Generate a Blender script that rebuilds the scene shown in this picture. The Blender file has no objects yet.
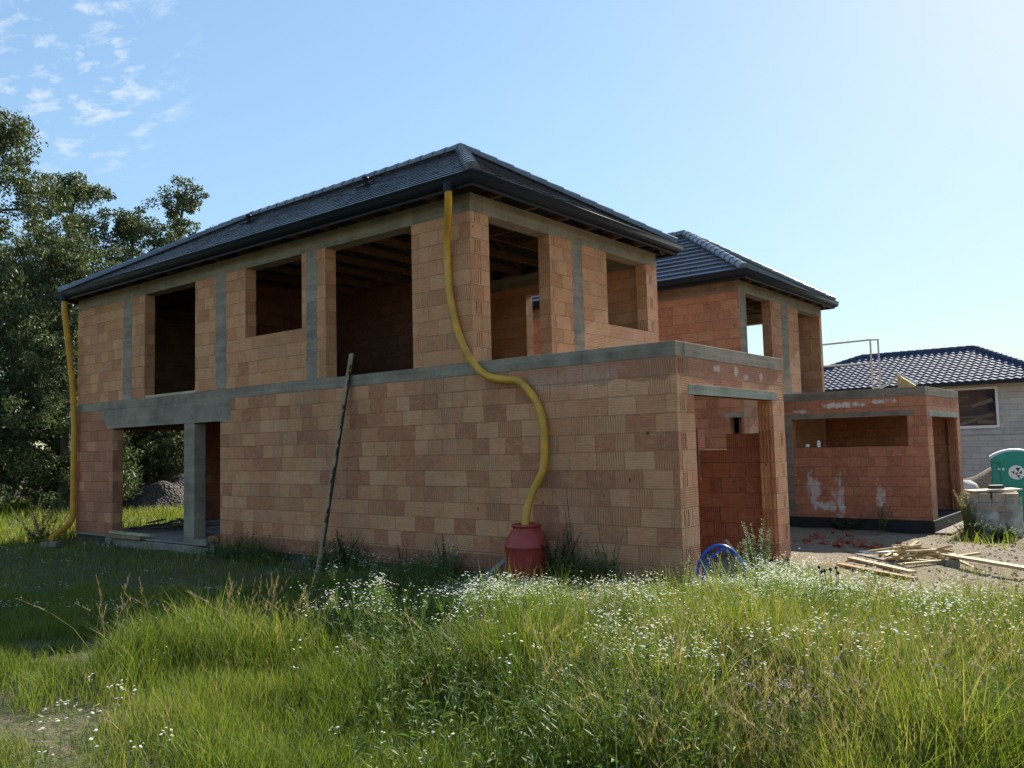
import bpy, math, random
import numpy as np
from mathutils import Vector, Matrix
random.seed(7); rng = np.random.default_rng(7)
S = bpy.context.scene; COL = S.collection
PI = math.pi; rad = math.radians

# ------------------------------------------------------------------ camera
CY, CP, CR = -0.673, 0.074, -0.025
camd = bpy.data.cameras.new('camera'); cam = bpy.data.objects.new('camera', camd); COL.objects.link(cam)
fw = Vector((math.sin(CY)*math.cos(CP), math.cos(CY)*math.cos(CP), math.sin(CP)))
r0 = Vector((math.cos(CY), -math.sin(CY), 0)); u0 = r0.cross(fw)
rr = math.cos(CR)*r0 + math.sin(CR)*u0; uu = -math.sin(CR)*r0 + math.cos(CR)*u0
m = Matrix((rr, uu, -fw)).transposed().to_4x4(); m.translation = Vector((8.633, -9.869, 1.768))
cam.matrix_world = m
camd.sensor_width = 36; camd.lens = 837.5*36/1024; camd.clip_end = 5000; camd.clip_start = .05
S.camera = cam
S.view_settings.view_transform = 'Standard'; S.view_settings.look = 'None'; S.view_settings.gamma = 1
S.view_settings.exposure = 1.76

# ------------------------------------------------------------------ light
SUN_EL, SUN_AZ = 31.5, 0.5
W = bpy.data.worlds.new('World'); S.world = W; W.use_nodes = True
nt = W.node_tree; nt.nodes.clear()
def wn(t): return nt.nodes.new(t)
sky = wn('ShaderNodeTexSky'); sky.sky_type = 'NISHITA'; sky.sun_disc = False
sky.sun_elevation = rad(SUN_EL); sky.sun_rotation = rad(SUN_AZ); sky.altitude = 100; sky.air_density = 1.0; sky.dust_density = .3; sky.ozone_density = 1.4
bg = wn('ShaderNodeBackground'); bg.inputs[1].default_value = .117
out = wn('ShaderNodeOutputWorld')
tc = wn('ShaderNodeTexCoord')
# small patch of thin clouds, high to the left
sepd = wn('ShaderNodeSeparateXYZ'); nt.links.new(tc.outputs['Generated'], sepd.inputs[0])
mz = wn('ShaderNodeMath'); mz.operation = 'MAXIMUM'; mz.inputs[1].default_value = .05; nt.links.new(sepd.outputs[2], mz.inputs[0])
dv = wn('ShaderNodeVectorMath'); dv.operation = 'DIVIDE'; cmb = wn('ShaderNodeCombineXYZ')
for i in range(3): nt.links.new(mz.outputs[0], cmb.inputs[i])
nt.links.new(tc.outputs['Generated'], dv.inputs[0]); nt.links.new(cmb.outputs[0], dv.inputs[1])
mp = wn('ShaderNodeMapping'); mp.inputs['Rotation'].default_value = (0, 0, rad(50)); mp.inputs['Scale'].default_value = (6.5, 12.0, 1)
nt.links.new(dv.outputs[0], mp.inputs[0])
nz = wn('ShaderNodeTexNoise'); nz.inputs['Scale'].default_value = 1.0; nz.inputs['Detail'].default_value = 7; nz.inputs['Roughness'].default_value = .62; nz.inputs['Distortion'].default_value=.3
nt.links.new(mp.outputs[0], nz.inputs[0])
cr = wn('ShaderNodeMapRange'); cr.inputs[1].default_value = .51; cr.inputs[2].default_value = .70; nt.links.new(nz.outputs[0], cr.inputs[0])
F0 = 837.5
def pxdir(x, y):
    d = (x-512)/F0*rr - (y-384)/F0*uu + fw; return d.normalized()
cd = pxdir(62, 55)
dp = wn('ShaderNodeVectorMath'); dp.operation = 'DOT_PRODUCT'; dp.inputs[1].default_value = cd
nrm = wn('ShaderNodeVectorMath'); nrm.operation = 'NORMALIZE'; nt.links.new(tc.outputs['Generated'], nrm.inputs[0]); nt.links.new(nrm.outputs[0], dp.inputs[0])
mk = wn('ShaderNodeMapRange'); mk.inputs[1].default_value = math.cos(.14); mk.inputs[2].default_value = math.cos(.03); nt.links.new(dp.outputs['Value'], mk.inputs[0])
mm = wn('ShaderNodeMath'); mm.operation = 'MULTIPLY'; nt.links.new(cr.outputs[0], mm.inputs[0]); nt.links.new(mk.outputs[0], mm.inputs[1])
mm2 = wn('ShaderNodeMath'); mm2.operation = 'MULTIPLY'; mm2.inputs[1].default_value = .6; nt.links.new(mm.outputs[0], mm2.inputs[0])
mx = wn('ShaderNodeMix'); mx.data_type = 'RGBA'; nt.links.new(mm2.outputs[0], mx.inputs[0]); lum = wn('ShaderNodeRGBToBW'); nt.links.new(sky.outputs[0], lum.inputs[0])
kd = wn('ShaderNodeMath'); kd.operation = 'MULTIPLY_ADD'; nt.links.new(lum.outputs[0], kd.inputs[0]); kd.inputs[1].default_value = 1/3.2; kd.inputs[2].default_value = 1
kv = wn('ShaderNodeMath'); kv.operation = 'DIVIDE'; kv.inputs[0].default_value = 1; nt.links.new(kd.outputs[0], kv.inputs[1])
sc2 = wn('ShaderNodeVectorMath'); sc2.operation = 'SCALE'; nt.links.new(sky.outputs[0], sc2.inputs[0]); nt.links.new(kv.outputs[0], sc2.inputs['Scale'])
tn_ = wn('ShaderNodeVectorMath'); tn_.operation = 'MULTIPLY'; nt.links.new(sc2.outputs[0], tn_.inputs[0]); tn_.inputs[1].default_value = (.98, 1.03, .97)
nt.links.new(tn_.outputs[0], mx.inputs[6]); mx.inputs[7].default_value = (3.0, 2.95, 2.95, 1)
nt.links.new(mx.outputs[2], bg.inputs[0]); nt.links.new(bg.outputs[0], out.inputs[0])
sd = bpy.data.lights.new('sun', 'SUN'); sd.energy = 3.2; sd.angle = rad(.5); sd.color = (1, .93, .82)
sun = bpy.data.objects.new('sun', sd); COL.objects.link(sun)
sv = Vector((math.sin(rad(SUN_AZ))*math.cos(rad(SUN_EL)), math.cos(rad(SUN_AZ))*math.cos(rad(SUN_EL)), math.sin(rad(SUN_EL))))
sun.rotation_euler = sv.to_track_quat('Z', 'Y').to_euler(); sun.location = (0, 30, 30)

# ------------------------------------------------------------------ materials
class NT:
    def __init__(s, name):
        s.m = bpy.data.materials.new(name); s.m.use_nodes = True; s.t = s.m.node_tree
        s.b = s.t.nodes['Principled BSDF']; s.o = s.t.nodes['Material Output']
    def n(s, t, **kw):
        x = s.t.nodes.new(t)
        for k, v in kw.items(): setattr(x, k, v)
        return x
    def l(s, a, b): s.t.links.new(a, b)
    def put(s, sock, v):
        if isinstance(v, (int, float, tuple, list)): sock.default_value = v
        else: s.l(v, sock)
    def math(s, op, a, b=0.0, clamp=False):
        x = s.n('ShaderNodeMath', operation=op, use_clamp=clamp); s.put(x.inputs[0], a); s.put(x.inputs[1], b); return x.outputs[0]
    def rng(s, v, a, b, c=0.0, d=1.0):
        x = s.n('ShaderNodeMapRange'); s.put(x.inputs[0], v)
        for i, q in enumerate((a, b, c, d)): x.inputs[i+1].default_value = q
        return x.outputs[0]
    def mix(s, f, a, b, blend='MIX'):
        x = s.n('ShaderNodeMix', data_type='RGBA', blend_type=blend); s.put(x.inputs[0], f)
        s.put(x.inputs[6], a if not isinstance(a, tuple) else (*a[:3], 1)); s.put(x.inputs[7], b if not isinstance(b, tuple) else (*b[:3], 1)); return x.outputs[2]
    def obj(s): return s.n('ShaderNodeTexCoord').outputs['Object']
    def noise(s, v, scale, detail=4, rough=.55, sc=None):
        if sc: 
            mp = s.n('ShaderNodeMapping'); s.l(v, mp.inputs[0]); mp.inputs['Scale'].default_value = sc; v = mp.outputs[0]
        x = s.n('ShaderNodeTexNoise'); s.l(v, x.inputs[0]); x.inputs['Scale'].default_value = scale; x.inputs['Detail'].default_value = detail; x.inputs['Roughness'].default_value = rough
        return x.outputs[0]
    def ramp(s, f, stops):
        x = s.n('ShaderNodeValToRGB'); s.put(x.inputs[0], f); e = x.color_ramp.elements
        while len(e) < len(stops): e.new(.5)
        for q, (p, c) in zip(e, stops): q.position = p; q.color = (*c[:3], 1)
        return x.outputs[0]
    def bump(s, h, dist=.01, strength=1.0):
        x = s.n('ShaderNodeBump'); s.l(h, x.inputs['Height']); x.inputs['Distance'].default_value = dist; x.inputs['Strength'].default_value = strength
        s.l(x.outputs[0], s.b.inputs['Normal'])
    def col(s, c): s.put(s.b.inputs['Base Color'], (*c[:3], 1) if isinstance(c, tuple) else c)
    def rough(s, r): s.put(s.b.inputs['Roughness'], r)
    def spec(s, v): s.b.inputs['Specular IOR Level'].default_value = v

def simple(name, c, rough=.6, var=.25, scale=6, bump=0, metallic=0, spec=.4, sc=None):
    t = NT(name); o = t.obj(); n = t.noise(o, scale, 5, .6, sc)
    t.col(t.mix(t.rng(n, .3, .7), tuple(x*(1-var) for x in c), tuple(min(1, x*(1+var)) for x in c)))
    t.rough(t.rng(n, .3, .7, rough*.85, min(1, rough*1.12))); t.b.inputs['Metallic'].default_value = metallic; t.spec(spec)
    if bump: t.bump(t.noise(o, scale*4, 6, .65, sc), bump)
    return t.m

def brick(name, z0, tones, bw=.45, redband=None, redtop=None, redleft=None, dark=1.0, stains=(), dirt=.35, seed=0., x0=0.):
    t = NT(name); o = t.obj()
    g = t.n('ShaderNodeNewGeometry'); ab = t.n('ShaderNodeVectorMath', operation='ABSOLUTE'); t.l(g.outputs['Normal'], ab.inputs[0])
    sn = t.n('ShaderNodeSeparateXYZ'); t.l(ab.outputs[0], sn.inputs[0]); so = t.n('ShaderNodeSeparateXYZ'); t.l(o, so.inputs[0])
    isx = t.math('GREATER_THAN', sn.outputs[0], .5)
    u = t.math('ADD', t.math('MULTIPLY', so.outputs[1], isx), t.math('MULTIPLY', so.outputs[0], t.math('SUBTRACT', 1.0, isx)))
    # mason's wobble
    wob = t.math('MULTIPLY', t.math('SUBTRACT', t.noise(o, .9, 3), .5), .03)
    v = t.math('ADD', t.math('SUBTRACT', so.outputs[2], z0), wob)
    u = t.math('ADD', u, t.math('MULTIPLY', t.math('SUBTRACT', t.noise(o, 1.7, 2), .5), .10))
    row = t.math('FLOOR', t.math('DIVIDE', v, .25))
    u2 = t.math('ADD', u, t.math('MULTIPLY', t.math('FRACT', t.math('MULTIPLY', t.math('SINE', t.math('MULTIPLY', row, 12.9898)), 43.7)), .12))
    cv = t.n('ShaderNodeCombineXYZ'); t.l(t.math('ADD', u2, 50.13+seed), cv.inputs[0]); t.l(t.math('ADD', v, 50.0), cv.inputs[1])
    bt = t.n('ShaderNodeTexBrick'); t.l(cv.outputs[0], bt.inputs[0]); bt.inputs['Scale'].default_value = 1; bt.squash = .72; bt.squash_frequency = 3; bt.inputs['Brick Width'].default_value = bw; bt.inputs['Row Height'].default_value = .25
    bt.inputs['Mortar Size'].default_value = .005; bt.inputs['Mortar Smooth'].default_value = .4; bt.inputs['Color1'].default_value = (0, 0, 0, 1); bt.inputs['Color2'].default_value = (1, 1, 1, 1); bt.inputs['Mortar'].default_value = (.5, .5, .5, 1)
    rc = t.n('ShaderNodeSeparateColor'); t.l(bt.outputs['Color'], rc.inputs[0]); r = rc.outputs[0]
    base = t.ramp(r, tones)
    big = t.noise(o, .55, 4, .6)
    base = t.mix(t.rng(big, .35, .7, 0, .5), base, (.44, .19, .09))
    base = t.mix(t.rng(t.noise(o, 5, 7, .75, (1, 1, 2.5)), .56, .70, 0, .5), base, (.63, .42, .28))
    base = t.mix(t.rng(t.noise(o, 3.1, 7, .75, (.6, .6, 3)), .54, .72, 0, .5), base, (.30, .13, .065))
    if redband: base = t.mix(t.math('MULTIPLY', t.math('LESS_THAN', so.outputs[2], redband[0]), t.math('GREATER_THAN', t.noise(o, .35, 1), .38)), base, (.30, .105, .06))
    base = t.mix(t.rng(t.noise(o, 2.6, 5, .7), .50, .68, 0, .45), base, (.50, .175, .09))
    base = t.mix(t.rng(t.noise(o, 7.5, 6, .8, (1, 1, 2)), .55, .68, 0, .45), base, (.74, .46, .30))
    base = t.mix(t.rng(t.noise(o, 26, 4, .8, (.35, .35, 1)), .54, .7, 0, .4), base, (.33, .15, .08))
    if redleft is not None: base = t.mix(t.math('MULTIPLY', t.math('LESS_THAN', so.outputs[0], redleft), t.math('MULTIPLY', t.math('GREATER_THAN', t.math('FRACT', t.math('MULTIPLY', r, 3.77)), .22), .8)), base, (.40, .135, .075))
    if redtop:
        rt_ = t.math('MULTIPLY', t.math('GREATER_THAN', t.math('ADD', so.outputs[2], t.math('MULTIPLY', t.math('SUBTRACT', t.noise(o, 2.5, 4), .5), .35)), redtop[0]), t.rng(so.outputs[0], redtop[1], redtop[1]+1.6, 0, .8))
        base = t.mix(rt_, base, (.37, .15, .09))
    fine = t.noise(o, 9, 6, .7); base = t.mix(t.math('MULTIPLY', t.rng(fine, .35, .75), .32), base, (.60, .42, .27))
    # combed faces: upright grooves on some blocks, level scratches on others
    wv = t.n('ShaderNodeTexWave', wave_type='BANDS', bands_direction='X'); t.l(cv.outputs[0], wv.inputs[0]); wv.inputs['Scale'].default_value = 8.2; wv.inputs['Distortion'].default_value = .6
    wh = t.n('ShaderNodeTexWave', wave_type='BANDS', bands_direction='Y'); t.l(cv.outputs[0], wh.inputs[0]); wh.inputs['Scale'].default_value = 10; wh.inputs['Distortion'].default_value = 1.5
    isv = t.math('GREATER_THAN', t.math('FRACT', t.math('MULTIPLY', r, 7.31)), .66)
    groove = t.mix(isv, wh.outputs[0], wv.outputs[0]); gs = t.n('ShaderNodeSeparateColor'); t.l(groove, gs.inputs[0])
    gl = t.math('MULTIPLY', gs.outputs[0], t.math('ADD', t.math('MULTIPLY', isv, .34), .17))
    base = t.mix(gl, base, (.22, .10, .06))
    # uneven joints: some open and dark, some filled
    jn = t.math('ADD', t.rng(t.noise(o, 2.2, 3), .3, .75, .08, .45), t.rng(t.noise(o, 3.4, 4, .7), .60, .66, 0, .5))
    base = t.mix(t.math('MULTIPLY', bt.outputs['Fac'], jn), base, (.11, .06, .04))
    # dirt streaks and splashes
    dn = t.noise(o, 1.4, 6, .65, (1, 1, .35)); base = t.mix(t.rng(dn, .5, .78, 0, dirt), base, (.17, .12, .085))
    # broken-out holes
    hv = t.n('ShaderNodeTexVoronoi'); hm = t.n('ShaderNodeMapping'); hm.inputs['Scale'].default_value = (1.9, 1.9, 1.3); t.l(o, hm.inputs[0]); t.l(hm.outputs[0], hv.inputs[0]); hv.inputs['Scale'].default_value = 1; hv.inputs['Randomness'].default_value = 1
    hd = t.math('ADD', hv.outputs['Distance'], t.math('MULTIPLY', t.math('SUBTRACT', t.noise(o, 14, 3), .5), .07))
    hole = t.math('LESS_THAN', hd, .034); base = t.mix(t.math('MULTIPLY', hole, .75), base, (.05, .028, .02))
    for (cu, cz, ru, rz, k) in stains:
        a = t.math('DIVIDE', t.math('SUBTRACT', u, cu), ru); b = t.math('DIVIDE', t.math('SUBTRACT', so.outputs[2], cz), rz)
        d = t.math('ADD', t.math('MULTIPLY', a, a), t.math('MULTIPLY', b, b))
        f = t.rng(d, 0, 1, 1, 0); sn2 = t.rng(t.math('ADD', f, t.math('MULTIPLY', t.math('SUBTRACT', t.noise(o, 4.5, 6, .7, (1, 1, .6)), .5), 2.6)), .62, .95)
        base = t.mix(t.math('MULTIPLY', sn2, t.math('MULTIPLY', t.math('GREATER_THAN', f, .01), k)), base, (.66, .60, .55))
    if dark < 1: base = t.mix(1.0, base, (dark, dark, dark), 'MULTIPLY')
    t.col(base); t.rough(.92); t.spec(.15)
    h = t.math('ADD', t.math('MULTIPLY', bt.outputs['Fac'], -1.0), t.math('MULTIPLY', gl, -1.1)); h = t.math('ADD', h, t.math('MULTIPLY', fine, .5))
    h = t.math('ADD', h, t.math('MULTIPLY', r, .5)); h = t.math('SUBTRACT', h, hole)
    t.bump(h, .012)
    return t.m

TAN = ((0, (.72, .345, .165)), (.55, (.70, .315, .145)), (.8, (.66, .27, .118)), (1, (.60, .225, .095)))
MIX = ((0, (.68, .345, .18)), (.45, (.64, .285, .14)), (.74, (.58, .225, .105)), (.84, (.45, .14, .068)), (1, (.38, .11, .055)))
RED = ((0, (.50, .165, .09)), (.5, (.44, .135, .07)), (1, (.37, .10, .05)))

def concrete(name, c=(.25, .205, .155), boards=True):
    t = NT(name); o = t.obj(); n = t.noise(o, 2.2, 7, .65); f = t.noise(o, 16, 6, .7)
    b = t.mix(t.rng(n, .3, .72), tuple(x*.68 for x in c), tuple(x*1.5 for x in c)); b = t.mix(t.rng(f, .35, .8, 0, .5), b, tuple(x*.55 for x in c))
    st = t.noise(o, 1.0, 4, .6, (.25, .25, 9)) ; b = t.mix(t.rng(st, .45, .7, 0, .5), b, tuple(x*1.75 for x in c))
    t.col(b); t.rough(.93); t.spec(.15); t.bump(t.math('ADD', t.math('MULTIPLY', f, .7), t.math('MULTIPLY', st, .8)), .008)
    return t.m

def tiles(name, c=(.022, .026, .034), rough=.3, tw=.3):
    t = NT(name); o = t.obj(); n = t.noise(o, 1.1, 5); f = t.noise(o, 22, 3)
    t.col(t.mix(t.rng(t.math('ADD', t.math('MULTIPLY', n, .5), t.math('MULTIPLY', f, .5)), .35, .65), tuple(x*.6 for x in c), tuple(x*1.6 for x in c)))
    t.rough(t.rng(t.noise(o, 5, 4), .3, .7, rough*.8, rough*1.35)); t.spec(.5); t.bump(t.math('ADD', f, n), .004)
    return t.m

def wood(name, c=(.33, .21, .11), rough=.75, along=(1, 1, 1)):
    t = NT(name); o = t.obj(); n = t.noise(o, 3, 5, .6); g = t.noise(o, 12, 6, .7, (.25, 1.2, 1.2))
    t.col(t.mix(t.rng(t.math('ADD', t.math('MULTIPLY', n, .5), t.math('MULTIPLY', g, .5)), .35, .65), tuple(x*.6 for x in c), tuple(min(1, x*1.35) for x in c)))
    t.rough(rough); t.spec(.25); t.bump(g, .006); return t.m

def attr_mat(name, stops, rough=.7, trans=.35, extra=None):
    t = NT(name); a = t.n('ShaderNodeAttribute'); a.attribute_name = 'tint'
    c = t.ramp(a.outputs['Fac'], stops)
    t.col(c); t.rough(rough); t.spec(.25)
    if trans:
        tr = t.n('ShaderNodeBsdfTranslucent'); tc2 = t.mix(1.0, c, (1.15, 1.25, .6), 'MULTIPLY'); t.l(tc2, tr.inputs[0])
        ms = t.n('ShaderNodeMixShader'); ms.inputs[0].default_value = trans; t.l(t.b.outputs[0], ms.inputs[1]); t.l(tr.outputs[0], ms.inputs[2]); t.l(ms.outputs[0], t.o.inputs[0])
    return t.m

# ------------------------------------------------------------------ mesh helpers
class MB:
    def __init__(s): s.v = []; s.f = []; s.mi = []; s.cur = 0; s.sm = False; s.smf = []
    def add(s, vs, fs, smooth=False):
        b = len(s.v); s.v += [tuple(p) for p in vs]
        for f in fs: s.f.append(tuple(i+b for i in f)); s.mi.append(s.cur); s.smf.append(smooth)
        return s
    def quad(s, a, b, c, d): return s.add([a, b, c, d], [(0, 1, 2, 3)])
    def box(s, x0, x1, y0, y1, z0, z1):
        v = [(x0,y0,z0),(x1,y0,z0),(x1,y1,z0),(x0,y1,z0),(x0,y0,z1),(x1,y0,z1),(x1,y1,z1),(x0,y1,z1)]
        return s.add(v, [(3,2,1,0),(4,5,6,7),(0,1,5,4),(1,2,6,5),(2,3,7,6),(3,0,4,7)])
    def beam(s, a, b, w, h, up=(0, 0, 1), jit=0, taper=1.0):
        a = Vector(a); b = Vector(b); d = (b-a).normalized(); x = d.cross(Vector(up))
        if x.length < 1e-4: x = Vector((1, 0, 0))
        x.normalize(); z = x.cross(d); vs = []
        for p, k in ((a, 1), (b, taper)):
            for i, j in ((-1,-1),(1,-1),(1,1),(-1,1)):
                q = p + x*i*w*k/2 + z*j*h*k/2
                if jit: q += Vector([random.uniform(-jit, jit) for _ in range(3)])
                vs.append(q)
        return s.add(vs, [(3,2,1,0),(4,5,6,7),(0,1,5,4),(1,2,6,5),(2,3,7,6),(3,0,4,7)])
    def tube(s, pts, r, n=10, cap=True):
        pts = [Vector(p) for p in pts]; rs = r if isinstance(r, (list, tuple)) else [r]*len(pts); vs = []; fs = []
        t0 = (pts[1]-pts[0]).normalized(); x = t0.orthogonal().normalized()
        for i, p in enumerate(pts):
            t = (pts[min(i+1, len(pts)-1)]-pts[max(i-1, 0)]).normalized(); x = (x - t*x.dot(t)).normalized(); y = t.cross(x)
            for k in range(n): a = 2*PI*k/n; vs.append(p+(x*math.cos(a)+y*math.sin(a))*rs[i])
        for i in range(len(pts)-1):
            for k in range(n): fs.append((i*n+k, i*n+(k+1) % n, (i+1)*n+(k+1) % n, (i+1)*n+k))
        s.add(vs, fs, True)
        if cap: s.add([vs[k] for k in range(n)], [tuple(range(n))[::-1]]); s.add(vs[-n:], [tuple(range(n))])
        return s
    def lathe(s, prof, c, n=28, axis='z'):
        vs = []; fs = []
        for (r, z) in prof:
            for k in range(n): a = 2*PI*k/n; vs.append((c[0]+r*math.cos(a), c[1]+r*math.sin(a), c[2]+z))
        for i in range(len(prof)-1):
            for k in range(n): fs.append((i*n+k, i*n+(k+1) % n, (i+1)*n+(k+1) % n, (i+1)*n+k))
        return s.add(vs, fs, True)
    def blob(s, c, r, seg=10, ring=7, jit=.15, flat=1.0):
        vs = []; fs = []
        for i in range(ring+1):
            th = PI*i/ring
            for k in range(seg):
                a = 2*PI*k/seg; q = 1+random.uniform(-jit, jit)*(0 < i < ring)
                vs.append((c[0]+r[0]*q*math.sin(th)*math.cos(a), c[1]+r[1]*q*math.sin(th)*math.sin(a), c[2]+r[2]*q*math.cos(th)))
        for i in range(ring):
            for k in range(seg): fs.append((i*seg+k, (i+1)*seg+k, (i+1)*seg+(k+1) % seg, i*seg+(k+1) % seg))
        return s.add(vs, fs, True)
    def build(s, name, mats, parent=None, bevel=0):
        me = bpy.data.meshes.new(name)
        root = Vector((0, 0, 0)) if parent is None else wloc(parent)
        me.from_pydata([(p[0]-root.x, p[1]-root.y, p[2]-root.z) for p in s.v], [], s.f)
        if not isinstance(mats, (list, tuple)): mats = [mats]
        for mt in mats: me.materials.append(mt)
        me.polygons.foreach_set('material_index', s.mi); me.polygons.foreach_set('use_smooth', s.smf); me.update()
        o = bpy.data.objects.new(name, me); COL.objects.link(o)
        if parent is not None: o.parent = parent
        if bevel:
            b = o.modifiers.new('bevel', 'BEVEL'); b.width = bevel; b.segments = 2; b.limit_method = 'ANGLE'
        return o
def wloc(o):
    v = Vector((0, 0, 0))
    while o is not None: v += o.location; o = o.parent
    return v
def tag(o, label=None, cat=None, group=None, kind=None):
    if label: o['label'] = label
    if cat: o['category'] = cat
    if group: o['group'] = group
    if kind: o['kind'] = kind
    return o
def thing(name, label, cat, loc, group=None):
    o = bpy.data.objects.new(name, None); COL.objects.link(o); o.location = loc; o.empty_display_size = .2
    return tag(o, label, cat, group)
def rebase(o, loc):
    """give a one-mesh thing its origin at its base"""
    o.data.transform(Matrix.Translation(-Vector(loc))); o.location = loc; return o
def smoothpath(P, k=8):
    P = [Vector(p) for p in P]; Q = [P[0]*2-P[1]] + P + [P[-1]*2-P[-2]]; o = []
    for i in range(1, len(Q)-2):
        for j in range(k):
            t = j/k; a, b, c, d = Q[i-1:i+3]
            o.append(.5*((2*b)+(c-a)*t+(2*a-5*b+4*c-d)*t*t+(3*b-a-3*c+d)*t**3))
    return o+[P[-1]]

def wall(mb, ax, p0, p1, u0, u1, z0, z1, holes=(), slots=()):
    """wall slab on the plane ax=p0 (outer face) to p1, with real openings and blind slots in its outer face"""
    o_ax = 1-ax
    us = sorted({u0, u1, *[h[i] for h in list(holes)+list(slots) for i in (0, 1) if u0 <= h[i] <= u1]})
    zs = sorted({z0, z1, *[h[i] for h in list(holes)+list(slots) for i in (2, 3) if z0 <= h[i] <= z1]})
    def P(p, u, z): return (p, u, z) if ax == 0 else (u, p, z)
    def inside(lst, a, b): return any(h[0]-1e-6 < a < h[1]+1e-6 and h[2]-1e-6 < b < h[3]+1e-6 for h in lst)
    hol = lambda i, j: (i < 0 or j < 0 or i >= len(us)-1 or j >= len(zs)-1) or inside(holes, (us[i]+us[i+1])/2, (zs[j]+zs[j+1])/2)
    sl = lambda i, j: (not hol(i, j)) and inside(slots, (us[i]+us[i+1])/2, (zs[j]+zs[j+1])/2)
    dep = p0 + (.09 if p1 > p0 else -.09)
    for i in range(len(us)-1):
        for j in range(len(zs)-1):
            if hol(i, j): continue
            a, b, c, d = us[i], us[i+1], zs[j], zs[j+1]
            q = dep if sl(i, j) else p0
            mb.quad(P(q,a,c), P(q,b,c), P(q,b,d), P(q,a,d)); mb.quad(P(p1,b,c), P(p1,a,c), P(p1,a,d), P(p1,b,d))
            for (ii, jj, e) in ((i-1, j, ((a,c),(a,d))), (i+1, j, ((b,c),(b,d))), (i, j-1, ((a,c),(b,c))), (i, j+1, ((a,d),(b,d)))):
                (ua, za), (ub, zb) = e
                if hol(ii, jj): mb.quad(P(q,ua,za), P(q,ub,zb), P(p1,ub,zb), P(p1,ua,za))
                elif sl(i, j) and not sl(ii, jj): mb.quad(P(q,ua,za), P(q,ub,zb), P(p0,ub,zb), P(p0,ua,za))

def ragged(mb, ax, p, u0, u1, z0, z1, t=.12, amp=.018, step=.08, out=-1):
    """cast concrete stiffener flush with a wall, ragged at its long edges; its face stands 3 mm proud"""
    n = max(2, int((z1-z0)/step)); L = []; R = []
    for i in range(n+1): L.append(u0+random.uniform(-amp, amp)); R.append(u1+random.uniform(-amp, amp))
    pf = p + out*.003; pb = p - out*t
    P = lambda q, u, z: (q, u, z) if ax == 0 else (u, q, z)
    for i in range(n):
        a, b = z0+(z1-z0)*i/n, z0+(z1-z0)*(i+1)/n
        mb.quad(P(pf,L[i],a), P(pf,R[i],a), P(pf,R[i+1],b), P(pf,L[i+1],b))
        mb.quad(P(pf,L[i],a), P(pf,L[i+1],b), P(pb,L[i+1],b), P(pb,L[i],a)); mb.quad(P(pf,R[i],a), P(pf,R[i+1],b), P(pb,R[i+1],b), P(pb,R[i],a))

# ------------------------------------------------------------------ terrain
GP = np.array([(-14,0,-.35),(-10,-2.5,-.33),(-4,-1.5,-.30),(0,-1.5,-.28),(3.5,-1.5,-.22),(5,-6,-.05),(2,-8,0),(8.6,-9.9,.1),(12,-12,.1),(8,-4,-.05),(5.5,2,-.36),(4.6,5,-.45),(4,9.5,-.54),(5,12.5,-.62),(6,18,-.9),(14,14,-.9),(20,24,-1.0),(-2,24,-1.),(-30,8,-.35),(-20,-8,-.3),(-8,8,-.4),(-3,8,-.5),(10,2,-.35),(-10,-14,-.1),(40,0,-.5),(0,60,-1),(-60,0,-.4),(-40,50,-.8),(50,50,-1)])
def gzn(x, y):
    x = np.asarray(x, float); y = np.asarray(y, float); sw = np.zeros_like(x); s = np.zeros_like(x)
    for a, b, z in GP:
        w = 1/((x-a)**2+(y-b)**2+.6)**1.7; sw += w; s += w*z
    h = s/sw
    return h + .018*np.sin(x*2.1+1)*np.cos(y*1.7) + .012*np.sin(x*5.3+y*3.1) + .006*np.sin(x*11.3-y*9.7)
def gz(x, y): return float(gzn(x, y))
CX, CYY = 8.633, -9.869
def ts(x, y):   # distance along and across the view axis
    dx, dy = x-CX, y-CYY
    return -.623*dx+.782*dy, .782*dx+.623*dy
def meadow_mask(x, y):
    """1 where plants cover the ground, 0 on the bare building site"""
    edge = np.where(x > 3.4, 1.2-.80*(x-3.4)+.02*(x-3.4)**2, 1e9)
    edge = np.where(x > 12, -5, edge)
    nz = .35*np.sin(x*1.9)+.25*np.sin(x*4.1+y*2.3)
    site = (y > edge+nz) & (x < 30)
    foot = (x > -13.7) & (x < 3.6) & (y > -.03) & (y < 17)
    site2 = (x > -13) & (x < 8) & (y > 5)
    m = ~(site | foot | site2)
    m |= (y > 40) | (x < -14.2)
    return m
def axisgrid(c, r, fine, far):
    a = list(np.arange(c-r, c+r+1e-6, fine)); d = fine; p = a[-1]; q = a[0]; hi = []; lo = []
    while p < c+far: d *= 1.35; p += d; q -= d; hi.append(p); lo.append(q)
    return np.array(lo[::-1]+a+hi)
gx = axisgrid(-2, 26, .22, 1500); gy = axisgrid(2, 24, .22, 1500)
X, Y = np.meshgrid(gx, gy); Z = gzn(X, Y); Z = np.where(np.hypot(X, Y) > 90, Z*1.0-.2, Z)
nx, ny = len(gx), len(gy)
me = bpy.data.meshes.new('ground'); me.vertices.add(nx*ny); me.vertices.foreach_set('co', np.stack([X, Y, Z], -1).astype(np.float32).ravel())
I = (np.arange(ny-1)[:, None]*nx+np.arange(nx-1)[None, :]).ravel(); Q = np.stack([I, I+1, I+1+nx, I+nx], -1)
me.loops.add(Q.size); me.loops.foreach_set('vertex_index', Q.ravel().astype(np.int32)); me.polygons.add(len(Q)); me.polygons.foreach_set('loop_start', np.arange(0, Q.size, 4, dtype=np.int32)); me.polygons.foreach_set('loop_total', np.full(len(Q), 4, np.int32)); me.polygons.foreach_set('use_smooth', np.ones(len(Q), bool)); me.update(); me.validate()
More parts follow.
